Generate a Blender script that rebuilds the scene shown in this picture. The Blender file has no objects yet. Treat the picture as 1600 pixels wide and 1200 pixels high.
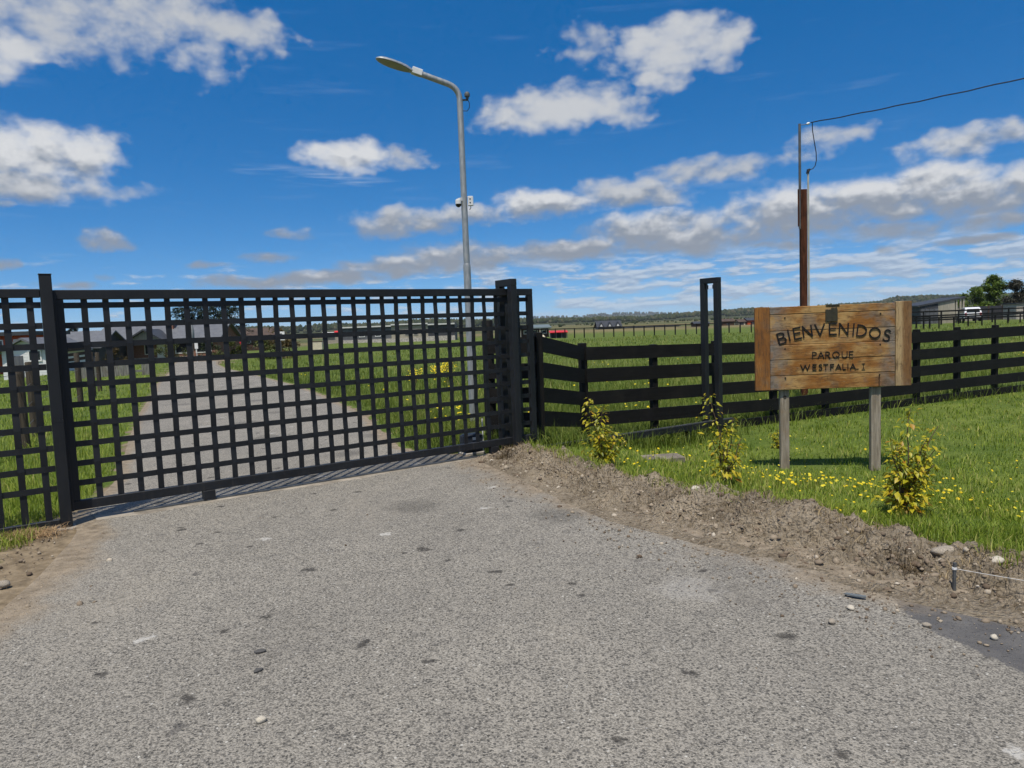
import bpy, bmesh, math, random
import numpy as np
from mathutils import Vector, Matrix, noise as mnoise

random.seed(7)
RNG = np.random.default_rng(11)
scene = bpy.context.scene
COL = scene.collection

# ------------------------------------------------------------------ camera
EYE = 1.55
PITCH, ROLL = math.radians(4.6), math.radians(2.2)
FWD = Vector((0, math.cos(PITCH), -math.sin(PITCH)))
UP0 = Vector((0, math.sin(PITCH), math.cos(PITCH)))
RIGHT = Vector((1, 0, 0)) * math.cos(ROLL) - UP0 * math.sin(ROLL)
UPV = Vector((1, 0, 0)) * math.sin(ROLL) + UP0 * math.cos(ROLL)
cam_data = bpy.data.cameras.new("camera")
cam = bpy.data.objects.new("camera", cam_data)
COL.objects.link(cam)
cam.matrix_world = Matrix(((RIGHT.x, UPV.x, -FWD.x, 0), (RIGHT.y, UPV.y, -FWD.y, 0),
                           (RIGHT.z, UPV.z, -FWD.z, EYE), (0, 0, 0, 1)))
cam_data.sensor_width = 36.0
cam_data.lens = 36.0 * 1130.0 / 1600.0
cam_data.clip_start = 0.05
cam_data.clip_end = 20000
scene.camera = cam

# ------------------------------------------------------------------ light, exposure
SUN_TRAVEL = Vector((0.10, 0.43, -1.0)).normalized()      # direction the light travels
SUN_ELEV = math.asin(-SUN_TRAVEL.z)
SUN_AZ = math.atan2(-SUN_TRAVEL.x, -SUN_TRAVEL.y)         # clockwise from +Y
sun_data = bpy.data.lights.new("sun", 'SUN')
sun_data.energy = 5.0
sun_data.angle = math.radians(0.53)
sun_data.color = (1.0, 0.94, 0.84)
sun = bpy.data.objects.new("sun", sun_data)
COL.objects.link(sun)
sun.rotation_euler = SUN_TRAVEL.to_track_quat('-Z', 'Y').to_euler()
sun.location = (0, -5, 20)

scene.view_settings.view_transform = 'Standard'
scene.view_settings.look = 'None'
scene.view_settings.exposure = 0.0
scene.view_settings.gamma = 1.0
scene.view_settings.use_curve_mapping = False
scene.render.engine = 'CYCLES'
scene.cycles.use_denoising = True
scene.cycles.use_adaptive_sampling = True
scene.cycles.adaptive_threshold = 0.015
scene.cycles.adaptive_min_samples = 12
scene.cycles.max_bounces = 6
scene.cycles.diffuse_bounces = 3
scene.cycles.glossy_bounces = 2
scene.cycles.transmission_bounces = 3
scene.cycles.transparent_max_bounces = 6
scene.cycles.caustics_reflective = False
scene.cycles.caustics_refractive = False

# ------------------------------------------------------------------ world: Nishita sky with cumulus
CLOUDS = [(-31.03,20.76,5.59,2.69,-2.2,0.7,0.42),(-24.15,21.84,5.07,2.31,-7.2,0.72,0.42),(-19.61,21.2,3.4,1.5,-16.2,0.7,0.42),(-33.17,17.82,2.49,1.44,5.8,0.9,0.75),(-21.28,19.07,1.85,1.42,17.8,0.35,0.6),(-26.72,19.36,2.43,1.36,-2.2,0.35,0.5),(-33.13,12.22,5.69,2.04,-6.2,1,1),(-29.91,12.42,3.24,1.58,-8.2,1,0.95),(-32.93,10.4,4.64,1.28,-2.2,0.9,0.55),(-34.4,9.07,0.76,0.42,-2.2,0.6,0.4),(-27.62,10.1,2.39,0.45,-10.2,0.25,0.3),(-28.64,6.8,1.64,0.67,1.8,0.9,0.7),(-34.37,5.19,0.69,0.38,-2.2,0.7,0.4),(-16.64,7.56,1.86,0.49,-2.2,0.6,0.25),(-28.78,4.35,0.7,0.31,-2.2,0.5,0.3),(-11.78,13.1,3.21,1.34,-0.2,1,1),(-7.72,12.74,2.09,0.85,-6.2,0.6,0.35),(13.02,19.55,4.72,2.07,7.8,0.9,0.62),(16.69,19.2,2.33,1.55,-10.2,0.8,0.55),(6.12,20.32,1.9,1.36,17.8,0.5,0.4),(12.28,17.96,2.03,1.59,-2.2,0.8,0.55),(4.26,16.15,5.65,1.72,3.8,0.9,0.62),(8.64,15.51,2.58,1.0,-2.2,0.5,0.5),(0.79,15.55,3.04,1.01,-2.2,0.7,0.6),(-7.46,8.19,4.49,1.16,5.8,0.9,0.45),(-2.73,8.79,2.43,1.01,5.8,0.9,0.6),(2.78,9.31,3.95,1.16,0.8,1,1),(9.21,9.81,3.95,1.1,5.8,0.85,0.5),(11.38,9.57,2.92,1.09,-2.2,0.8,0.55),(15.87,10.87,4.6,0.98,5.8,0.75,0.35),(11.79,6.71,6.07,1.59,2.8,1,0.9),(15.1,6.02,4.25,1.27,-2.2,0.95,0.55),(21.43,7.47,5.27,1.89,3.8,1,1),(26.84,7.72,5.65,1.72,5.8,1,1),(30.66,8.41,3.56,1.31,5.8,1,1),(32.84,7.31,4.65,1.53,1.8,1,0.9),(34.9,7.64,3.07,1.41,1.8,1,0.8),(23.99,12.08,2.79,0.79,7.8,0.65,0.45),(21.89,11.4,1.48,0.47,7.8,0.4,0.4),(31.73,10.81,2.93,1.08,3.8,0.85,0.7),(34.85,10.96,2.39,0.92,5.8,0.8,0.5),(3.9,5.68,6.06,0.86,1.8,0.95,0.7),(-3.62,5.47,5.56,1.11,4.8,0.95,0.75),(-8.61,4.83,4.21,0.85,2.8,0.95,0.85),(-17.68,4.01,5.52,0.58,-0.2,0.85,0.7),(-12.52,4.24,3.87,0.59,-0.2,0.9,0.7),(28.02,5.62,3.87,0.67,1.8,0.75,0.2),(33.56,5.64,2.75,0.59,3.8,0.75,0.25),(20.98,5.23,2.21,0.43,0.8,0.6,0.3),(27.64,4.43,1.03,0.36,-2.2,0.6,0.3),(32.87,4.52,1.86,0.3,-0.2,0.6,0.3),(-22.46,5.31,1.95,0.28,-0.2,0.5,0.25),(-18.03,5.66,1.83,0.34,-0.2,0.45,0.3),(-30.85,3.88,1.49,0.22,-2.2,0.5,0.3)]


class NT:
    """Small wrapper for writing node trees as expressions."""
    def __init__(self, tree):
        self.t = tree

    def new(self, kind, **props):
        n = self.t.nodes.new(kind)
        for k, v in props.items():
            setattr(n, k, v)
        return n

    def put(self, sock, v):
        if isinstance(v, bpy.types.NodeSocket):
            self.t.links.new(v, sock)
        elif v is not None:
            sock.default_value = v

    def math(self, op, a, b=None, c=None, clamp=False):
        n = self.new('ShaderNodeMath', operation=op, use_clamp=clamp)
        for i, v in enumerate((a, b, c)):
            if v is not None:
                self.put(n.inputs[i], v)
        return n.outputs[0]

    def vmath(self, op, a, b=None, scale=None):
        n = self.new('ShaderNodeVectorMath', operation=op)
        self.put(n.inputs[0], a)
        if b is not None:
            self.put(n.inputs[1], b)
        if scale is not None:
            self.put(n.inputs['Scale'], scale)
        return n.outputs['Value'] if op in ('LENGTH', 'DOT_PRODUCT', 'DISTANCE') else n.outputs[0]

    def xyz(self, x, y, z=0.0):
        n = self.new('ShaderNodeCombineXYZ')
        for i, v in enumerate((x, y, z)):
            self.put(n.inputs[i], v)
        return n.outputs[0]

    def sep(self, v):
        n = self.new('ShaderNodeSeparateXYZ')
        self.put(n.inputs[0], v)
        return n.outputs

    def noise(self, vec, scale=1.0, detail=4.0, rough=0.55, dims='3D', color=False, lac=2.0, dist=0.0):
        n = self.new('ShaderNodeTexNoise', noise_dimensions=dims)
        if vec is not None:
            self.put(n.inputs['Vector'], vec)
        n.inputs['Scale'].default_value = scale
        n.inputs['Detail'].default_value = detail
        n.inputs['Roughness'].default_value = rough
        n.inputs['Lacunarity'].default_value = lac
        n.inputs['Distortion'].default_value = dist
        return n.outputs['Color'] if color else n.outputs[0]

    def voronoi(self, vec, scale, feature='F1', out='Distance', rnd=1.0):
        n = self.new('ShaderNodeTexVoronoi', feature=feature)
        self.put(n.inputs['Vector'], vec)
        n.inputs['Scale'].default_value = scale
        n.inputs['Randomness'].default_value = rnd
        return n.outputs[out]

    def ss(self, v, lo, hi, a=0.0, b=1.0):
        n = self.new('ShaderNodeMapRange', interpolation_type='SMOOTHSTEP')
        self.put(n.inputs[0], v)
        for i, q in enumerate((lo, hi, a, b)):
            self.put(n.inputs[1 + i], q)
        return n.outputs[0]

    def mix(self, f, a, b, blend='MIX'):
        n = self.new('ShaderNodeMix', data_type='RGBA', blend_type=blend)
        self.put(n.inputs[0], f)
        for s, v in ((n.inputs[6], a), (n.inputs[7], b)):
            if isinstance(v, (tuple, list)) and len(v) == 3:
                v = (*v, 1.0)
            self.put(s, v)
        return n.outputs[2]


def cloud_group():
    g = bpy.data.node_groups.new("cumulus_field", 'ShaderNodeTree')
    g.interface.new_socket("vec", in_out='INPUT', socket_type='NodeSocketVector')
    g.interface.new_socket("density", in_out='OUTPUT', socket_type='NodeSocketFloat')
    g.interface.new_socket("white", in_out='OUTPUT', socket_type='NodeSocketFloat')
    T = NT(g)
    gi, go = T.new('NodeGroupInput'), T.new('NodeGroupOutput')
    v = gi.outputs[0]
    s = T.sep(v)
    nv = T.vmath('MULTIPLY', v, (0.30, 0.46, 0.0))
    warp = T.vmath('SUBTRACT', T.noise(nv, 0.9, 3, 0.55, dims='2D', color=True), (0.5, 0.5, 0.5))
    amp = T.math('MULTIPLY_ADD', s[1], 0.13, 0.35)
    wv = T.vmath('ADD', v, T.vmath('MULTIPLY', T.vmath('SCALE', warp, scale=amp), (2.4, 0.9, 0.0)))
    best = acc = den_w = None
    for i, (az, el, rx, ry, tilt, gain, white) in enumerate(CLOUDS):
        if i % 4 == 0 and i:      # chained on the running results so the shader evaluates batch after batch
            wv = T.vmath('ADD', wv, T.vmath('SCALE', acc, scale=T.math('MULTIPLY', T.math('ADD', den_w, best), 1e-7)))
        m = T.new('ShaderNodeVectorMath', operation='MULTIPLY_ADD')
        T.put(m.inputs[0], wv)
        kx, ky = 1 / (rx * 1.12), 1 / (ry * 1.12)
        m.inputs[1].default_value = (kx, ky, 0)
        m.inputs[2].default_value = (-az * kx, -el * ky, white)
        d = T.math('MULTIPLY_ADD', T.vmath('DOT_PRODUCT', m.outputs[0], m.outputs[0]), -0.8 * gain, gain * (0.8 + 0.8 * white * white))
        best = d if best is None else T.math('MAXIMUM', best, d)
        w = T.math('MAXIMUM', d, 0.002)
        if acc is None:
            acc, den_w = T.vmath('SCALE', m.outputs[0], scale=w), w
        else:
            n = T.new('ShaderNodeVectorMath', operation='MULTIPLY_ADD')
            for k_, v_ in enumerate((m.outputs[0], w, acc)):
                T.put(n.inputs[k_], v_)
            acc, den_w = n.outputs[0], T.math('ADD', den_w, w)
    rel = T.sep(T.vmath('SCALE', acc, scale=T.math('DIVIDE', 1.0, den_w)))
    f1 = T.noise(nv, 1.7, 7, 0.53, dims='2D')
    bump = T.math('MULTIPLY_ADD', f1, 1.35, -0.69)
    T.put(go.inputs[0], T.math('ADD', best, T.math('MULTIPLY', bump, 0.90)))
    lift = T.math('MULTIPLY_ADD', T.math('MAXIMUM', s[1], 0.0), 0.02, 0.12)
    f2 = T.noise(T.vmath('ADD', nv, T.xyz(T.math('MULTIPLY', lift, 0.1), lift)), 1.7, 5, 0.5, dims='2D')
    slope = T.math('ADD', T.math('MULTIPLY', T.math('SUBTRACT', f1, f2), 1.7), T.math('MULTIPLY_ADD', rel[1], 0.85, -0.04))
    lit = T.ss(slope, -0.50, 0.55)
    T.put(go.inputs[1], T.math('MULTIPLY', lit, T.math('MULTIPLY_ADD', rel[2], 0.85, 0.18)))
    return g


def build_world():
    w = bpy.data.worlds.new("World")
    scene.world = w
    w.use_nodes = True
    nt = w.node_tree
    nt.nodes.clear()
    T = NT(nt)
    out, bg = T.new('ShaderNodeOutputWorld'), T.new('ShaderNodeBackground')
    sky = T.new('ShaderNodeTexSky', sky_type='NISHITA')
    sky.sun_disc = False
    sky.sun_elevation = SUN_ELEV
    sky.sun_rotation = SUN_AZ
    sky.altitude = 100
    sky.air_density = 1.0
    sky.dust_density = 0.7
    sky.ozone_density = 4.0
    hs = T.new('ShaderNodeHueSaturation')
    hs.inputs['Saturation'].default_value = 1.40
    hs.inputs['Value'].default_value = 1.36
    T.put(hs.inputs['Color'], sky.outputs[0])
    skycol = hs.outputs[0]
    d = T.new('ShaderNodeTexCoord').outputs['Generated']
    zz = T.new('ShaderNodeVectorMath', operation='MULTIPLY_ADD')
    T.put(zz.inputs[0], d)
    zz.inputs[1].default_value, zz.inputs[2].default_value = (1, 1, 1.5), (0, 0, 0.080)
    T.put(sky.inputs[0], T.vmath('NORMALIZE', zz.outputs[0]))
    s = T.sep(d)
    az = T.math('MULTIPLY', T.math('ARCTAN2', s[0], s[1]), 57.29578)
    el = T.math('MULTIPLY', T.math('ARCSINE', s[2]), 57.29578)
    v = T.xyz(az, el)
    grp = cloud_group()

    def field(vec):
        n = T.new('ShaderNodeGroup')
        n.node_tree = grp
        T.put(n.inputs[0], vec)
        return n.outputs
    a = field(v)
    alpha = T.ss(a[0], -0.19, 0.76)
    alpha = T.math('MULTIPLY', alpha, T.ss(el, 0.5, 3.0))
    lit = a[1]
    # unseen cumulus round the rest of the sky, thickened to neutralise the skylight
    dz = T.math('MAXIMUM', s[2], 0.012)
    P = T.xyz(T.math('DIVIDE', s[0], dz), T.math('DIVIDE', s[1], dz))
    front = T.math('MULTIPLY', T.ss(T.math('ABSOLUTE', az), 46.0, 38.0), T.ss(el, 31.0, 25.0))
    gn = T.noise(T.vmath('ADD', P, (3.1, 7.7, 0)), 0.75, 6, 0.58, dims='2D')
    gn2 = T.noise(T.vmath('ADD', T.vmath('SCALE', P, scale=0.96), (3.1, 7.7, 0)), 0.75, 4, 0.58, dims='2D')
    galpha = T.math('MULTIPLY', T.ss(gn, 0.475, 0.62), T.math('SUBTRACT', 1.0, front))
    galpha = T.math('MULTIPLY', galpha, T.ss(el, 1.0, 6.0))
    # thin stratocumulus streaks low over the horizon
    Pst = T.vmath('MULTIPLY', v, (0.30, 1.35, 0))
    bn = T.noise(Pst, 0.9, 6, 0.58, dims='2D')
    bn2 = T.noise(T.vmath('ADD', Pst, (0.05, 0.28, 0)), 0.9, 5, 0.58, dims='2D')
    bmask = T.math('MULTIPLY', T.ss(el, 0.15, 1.6), T.ss(el, 6.4, 3.6))
    bias = T.ss(az, -26.0, 14.0, -0.10, 0.085)
    balpha = T.math('MULTIPLY', T.ss(T.math('ADD', bn, bias), 0.46, 0.66), bmask)
    balpha = T.math('MULTIPLY', balpha, 0.80)
    # cirrus wisps
    cv = T.new('ShaderNodeMapping', vector_type='TEXTURE')
    T.put(cv.inputs[0], v)
    cv.inputs['Location'].default_value = (-14.5, 11.6, 0)
    cv.inputs['Rotation'].default_value = (0, 0, math.radians(-6))
    cv.inputs['Scale'].default_value = (9.0, 0.75, 1)
    cn = T.noise(T.vmath('MULTIPLY', v, (0.16, 2.2, 0)), 1.0, 4, 0.6, dims='2D')
    calpha = T.math('MULTIPLY', T.ss(T.vmath('LENGTH', cv.outputs[0]), 1.0, 0.2), T.ss(cn, 0.40, 0.75))
    cn2 = T.noise(T.vmath('MULTIPLY', T.vmath('ADD', v, (9, 4, 0)), (0.09, 0.9, 0)), 1.0, 5, 0.6, dims='2D')
    calpha = T.math('MAXIMUM', T.math('MULTIPLY', calpha, 0.32), T.math('MULTIPLY', T.ss(cn2, 0.58, 0.85), 0.07))
    WHITE, GREY = (6.9, 7.05, 7.3), (2.7, 3.1, 3.75)
    c1 = T.mix(lit, GREY, WHITE)
    c2 = T.mix(T.ss(T.math('SUBTRACT', gn, gn2), -0.05, 0.07), GREY, WHITE)
    c3 = T.mix(T.ss(T.math('SUBTRACT', bn, bn2), -0.09, 0.13), (3.4, 4.2, 5.4), (6.0, 6.6, 7.3))
    col = T.mix(calpha, skycol, (6.5, 7.2, 8.0))
    col = T.mix(balpha, col, c3)
    col = T.mix(galpha, col, c2)
    bg2 = T.new('ShaderNodeBackground')
    T.put(bg.inputs[0], col)
    T.put(bg2.inputs[0], T.mix(alpha, col, c1))
    bg.inputs[1].default_value = bg2.inputs[1].default_value = 0.1
    ms = T.new('ShaderNodeMixShader')
    T.put(ms.inputs[0], T.math('GREATER_THAN', T.math('MULTIPLY', front, el), 0.0))
    T.put(ms.inputs[1], bg.outputs[0])
    T.put(ms.inputs[2], bg2.outputs[0])
    T.t.links.new(ms.outputs[0], out.inputs[0])
    w.cycles.sampling_method = 'MANUAL'
    w.cycles.sample_map_resolution = 512


build_world()

# ================================================================== helpers
TH = math.radians(35.0)                       # heading of the gate line
GU = Vector((math.cos(TH), math.sin(TH), 0))  # along the gate
GN = Vector((-math.sin(TH), math.cos(TH), 0)) # through the gate, away from the camera


def gline(s, n, z=0.0):
    p = GU * s + GN * n
    return Vector((p.x, p.y, z))


class MB:
    """Collects boxes, tubes and faces into one mesh."""
    def __init__(self):
        self.v, self.f = [], []

    def add(self, vs, fs):
        o = len(self.v)
        self.v += [tuple(p) for p in vs]
        self.f += [tuple(i + o for i in q) for q in fs]
        return self

    def box(self, x0, x1, y0, y1, z0, z1, bev=0.0):
        if bev <= 0:
            vs = [(x, y, z) for z in (z0, z1) for y in (y0, y1) for x in (x0, x1)]
            return self.add(vs, [(0, 2, 3, 1), (4, 5, 7, 6), (0, 1, 5, 4), (2, 6, 7, 3), (0, 4, 6, 2), (1, 3, 7, 5)])
        b, rings = bev, []
        for z, k in ((z0, b), (z0 + b, 0), (z1 - b, 0), (z1, b)):
            xa, xb, ya, yb = x0 + k, x1 - k, y0 + k, y1 - k
            c = b
            rings.append([(xa + c, ya, z), (xb - c, ya, z), (xb, ya + c, z), (xb, yb - c, z),
                          (xb - c, yb, z), (xa + c, yb, z), (xa, yb - c, z), (xa, ya + c, z)])
        vs = [p for r in rings for p in r]
        fs = [tuple(range(7, -1, -1)), tuple(range(24, 32))]
        for r in range(3):
            for i in range(8):
                j = (i + 1) % 8
                fs.append((r * 8 + i, r * 8 + j, r * 8 + 8 + j, r * 8 + 8 + i))
        return self.add(vs, fs)

    def tube(self, pts, rad, seg=8, caps=True):
        pts = [Vector(p) for p in pts]
        if not isinstance(rad, (list, tuple)):
            rad = [rad] * len(pts)
        vs, fs, prev = [], [], None
        for i, p in enumerate(pts):
            d = (pts[min(i + 1, len(pts) - 1)] - pts[max(i - 1, 0)]).normalized()
            if prev is None:
                a = d.cross(Vector((0, 0, 1)))
                if a.length < 1e-3:
                    a = d.cross(Vector((1, 0, 0)))
            else:
                a = prev - d * prev.dot(d)
            a.normalize()
            prev = a
            b = d.cross(a)
            for k in range(seg):
                t = 2 * math.pi * k / seg
                vs.append(p + (a * math.cos(t) + b * math.sin(t)) * rad[i])
        for i in range(len(pts) - 1):
            for k in range(seg):
                j = (k + 1) % seg
                fs.append((i * seg + k, i * seg + j, i * seg + seg + j, i * seg + seg + k))
        if caps:
            fs.append(tuple(range(seg - 1, -1, -1)))
            o = (len(pts) - 1) * seg
            fs.append(tuple(range(o, o + seg)))
        return self.add(vs, fs)

    def bar(self, a, b, w, h):
        """Rectangular bar from a to b, w across (horizontal), h upright."""
        a, b = Vector(a), Vector(b)
        d = (b - a).normalized()
        s = d.cross(Vector((0, 0, 1)))
        if s.length < 1e-4:
            s = Vector((1, 0, 0))
        s.normalize()
        u = s.cross(d)
        vs = []
        for p in (a, b):
            for i, j in ((-1, -1), (1, -1), (1, 1), (-1, 1)):
                vs.append(p + s * (w / 2 * i) + u * (h / 2 * j))
        return self.add(vs, [(0, 1, 2, 3), (7, 6, 5, 4), (0, 4, 5, 1), (1, 5, 6, 2), (2, 6, 7, 3), (3, 7, 4, 0)])

    def prism(self, poly, axis, a, b):
        """Extrude a 2D outline along an axis ('x','y','z') from a to b."""
        def P(u, w, t):
            return {'x': (t, u, w), 'y': (u, t, w), 'z': (u, w, t)}[axis]
        n = len(poly)
        vs = [P(u, w, a) for u, w in poly] + [P(u, w, b) for u, w in poly]
        fs = [tuple(range(n)), tuple(range(2 * n - 1, n - 1, -1))]
        fs += [(i, i + n, (i + 1) % n + n, (i + 1) % n) for i in range(n)]
        return self.add(vs, fs)

    def mesh(self, name, mats, smooth=False, fix=True):
        me = bpy.data.meshes.new(name)
        me.from_pydata(self.v, [], self.f)
        for m in (mats if isinstance(mats, (list, tuple)) else [mats]):
            me.materials.append(m)
        if fix:
            bm = bmesh.new()
            bm.from_mesh(me)
            bmesh.ops.recalc_face_normals(bm, faces=bm.faces)
            bm.to_mesh(me)
            bm.free()
        if smooth:
            me.polygons.foreach_set('use_smooth', [True] * len(me.polygons))
            if smooth == 'auto':
                me.set_sharp_from_angle(angle=math.radians(40))
        me.update()
        return me

    def build(self, name, mats, parent=None, smooth=False, loc=None):
        return link(self.mesh(name, mats, smooth), name, parent, loc)


def link(me, name, parent=None, loc=None, rot=None, scale=None):
    o = bpy.data.objects.new(name, me)
    COL.objects.link(o)
    if parent is not None:
        o.parent = parent
    if loc is not None:
        o.location = loc
    if rot is not None:
        o.rotation_euler = rot if isinstance(rot, (tuple, list)) else (0, 0, rot)
    if scale is not None:
        o.scale = scale
    return o


def tag(o, label, cat, group=None):
    o['label'], o['category'] = label, cat
    if group:
        o['group'] = group
    return o


def thing(name, label, cat, loc=(0, 0, 0), rotz=0.0, group=None):
    o = bpy.data.objects.new(name, None)
    COL.objects.link(o)
    o.location, o.rotation_euler = loc, (0, 0, rotz)
    o.empty_display_size = 0.1
    return tag(o, label, cat, group)


def np_mesh(name, verts, tris, mats, attrs=None, smooth=False, quads=False):
    """Fast mesh from numpy arrays; attrs: {name: per-vertex float}."""
    me = bpy.data.meshes.new(name)
    k = tris.shape[1]
    me.vertices.add(len(verts))
    me.vertices.foreach_set('co', np.ascontiguousarray(verts, dtype=np.float32).ravel())
    me.loops.add(tris.size)
    me.loops.foreach_set('vertex_index', np.ascontiguousarray(tris, dtype=np.int32).ravel())
    me.polygons.add(len(tris))
    me.polygons.foreach_set('loop_start', np.arange(0, tris.size, k, dtype=np.int32))
    me.polygons.foreach_set('loop_total', np.full(len(tris), k, dtype=np.int32))
    if smooth:
        me.polygons.foreach_set('use_smooth', np.ones(len(tris), dtype=bool))
    for n, a in (attrs or {}).items():
        at = me.attributes.new(n, 'FLOAT', 'POINT')
        at.data.foreach_set('value', np.ascontiguousarray(a, dtype=np.float32))
    me.materials.append(mats)
    me.update(calc_edges=True)
    me.validate()
    return me


# ------------------------------------------------------------------ terrain heights
def sstep(a, b, x):
    t = np.clip((np.asarray(x, dtype=float) - a) / (b - a), 0, 1)
    return t * t * (3 - 2 * t)


LANE_R = [(-0.20, 7.9), (-1.05, 8.6), (-1.51, 9.45), (-2.83, 13.55), (-4.53, 17.54), (-6.57, 21.93), (-9.04, 26.53), (-12.07, 32.15), (-13.49, 34.49), (-16.6, 41.0), (-19.0, 47.0)]
LANE_L = [(-3.95, 6.25), (-4.25, 7.4), (-4.54, 8.18), (-5.94, 11.05), (-7.70, 14.76), (-9.85, 19.63), (-12.39, 25.2), (-15.11, 31.77), (-17.4, 37.0), (-20.24, 43.3), (-22.2, 48.0)]
_ry, _rx = [p[1] for p in LANE_R], [p[0] for p in LANE_R]
_ly, _lx = [p[1] for p in LANE_L], [p[0] for p in LANE_L]


def lane_right(y):
    return np.interp(y, _ry, _rx)


def lane_left(y):
    return np.interp(y, _ly, _lx)


# bank of spoil beside the apron: foot on the asphalt side and edge of the turf
BANK_E = [(-0.55, 8.45), (-0.33, 8.05), (0.02, 7.20), (0.26, 6.59), (0.71, 5.53), (1.20, 4.89), (1.57, 4.44), (1.87, 3.97), (2.08, 3.71), (2.41, 3.36), (3.10, 2.72), (4.20, 1.80), (5.6, 0.7)]
BANK_G = [(-0.15, 8.72), (0.20, 8.52), (0.62, 7.85), (0.95, 7.20), (1.45, 6.45), (1.88, 5.80), (2.20, 5.28), (2.52, 4.82), (2.68, 4.45), (2.98, 4.10), (3.70, 3.45), (4.80, 2.50), (6.2, 1.4)]


def zg(x, y):
    x, y = np.asarray(x, dtype=float), np.asarray(y, dtype=float)
    d = (x + 0.03) * 0.817 + (y - 8.74) * 0.577
    right = sstep(0.3, 2.8, d) * sstep(0.0, 1.6, x - lane_right(y))
    left = sstep(2.0, 14.0, lane_left(y) - x) * sstep(8, 16, y)
    fade = 1 - sstep(30, 70, y)
    return -0.26 * right * (0.4 + 0.6 * fade) - 0.8 * left


def z1(x, y):
    return float(zg(x, y))


# ================================================================== materials
ALBEDO = 0.85          # overall calibration of the colours below


def material(name, fn, rough=0.8, spec=0.3, bump=None, bump_d=0.01, metal=0.0):
    m = bpy.data.materials.new(name)
    m.use_nodes = True
    nt = m.node_tree
    nt.nodes.clear()
    T = NT(nt)
    out, bs = T.new('ShaderNodeOutputMaterial'), T.new('ShaderNodeBsdfPrincipled')
    T.t.links.new(bs.outputs[0], out.inputs[0])
    bs.inputs['Specular IOR Level'].default_value = spec
    bs.inputs['Metallic'].default_value = metal
    bs.inputs['Roughness'].default_value = rough
    r = fn(T, bs) if callable(fn) else fn
    if isinstance(r, dict):
        if 'rough' in r:
            T.put(bs.inputs['Roughness'], r['rough'])
        if 'bump' in r:
            b = T.new('ShaderNodeBump')
            b.inputs['Strength'].default_value = r.get('strength', 0.6)
            b.inputs['Distance'].default_value = r.get('dist', 0.01)
            T.put(b.inputs['Height'], r['bump'])
            T.put(bs.inputs['Normal'], b.outputs[0])
        r = r['col']
    r = T.mix(1.0, (*r, 1.0) if isinstance(r, tuple) and len(r) == 3 else r, (ALBEDO, ALBEDO, ALBEDO), 'MULTIPLY')
    T.put(bs.inputs['Base Color'], r)
    return m


def objco(T):
    return T.new('ShaderNodeTexCoord').outputs['Object']


def worldpos(T):
    return T.new('ShaderNodeNewGeometry').outputs['Position']


def rnd_off(T, co, k=37.0):
    r = T.new('ShaderNodeObjectInfo').outputs['Random']
    return T.vmath('ADD', co, T.vmath('SCALE', (1.0, 0.73, 0.41), scale=T.math('MULTIPLY', r, k))), r


def plain(name, col, var=0.25, scale=6.0, rough=0.75, spec=0.3, bump=0.0, metal=0.0, dims=(1, 1, 1)):
    """Base colour broken up by two octaves of noise; optional fine relief."""
    def fn(T, bs):
        co, r = rnd_off(T, objco(T))
        co = T.vmath('MULTIPLY', co, dims)
        n = T.noise(co, scale, 6, 0.6)
        a = tuple(c * (1 - var) for c in col)
        b = tuple(min(1, c * (1 + var)) for c in col)
        o = {'col': T.mix(T.ss(n, 0.3, 0.7), a, b), 'rough': T.math('MULTIPLY_ADD', n, 0.25, rough - 0.12)}
        if bump:
            o.update(bump=T.noise(co, scale * 5, 5, 0.6), dist=bump, strength=0.7)
        return o
    return material(name, fn, rough, spec, metal=metal)


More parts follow.
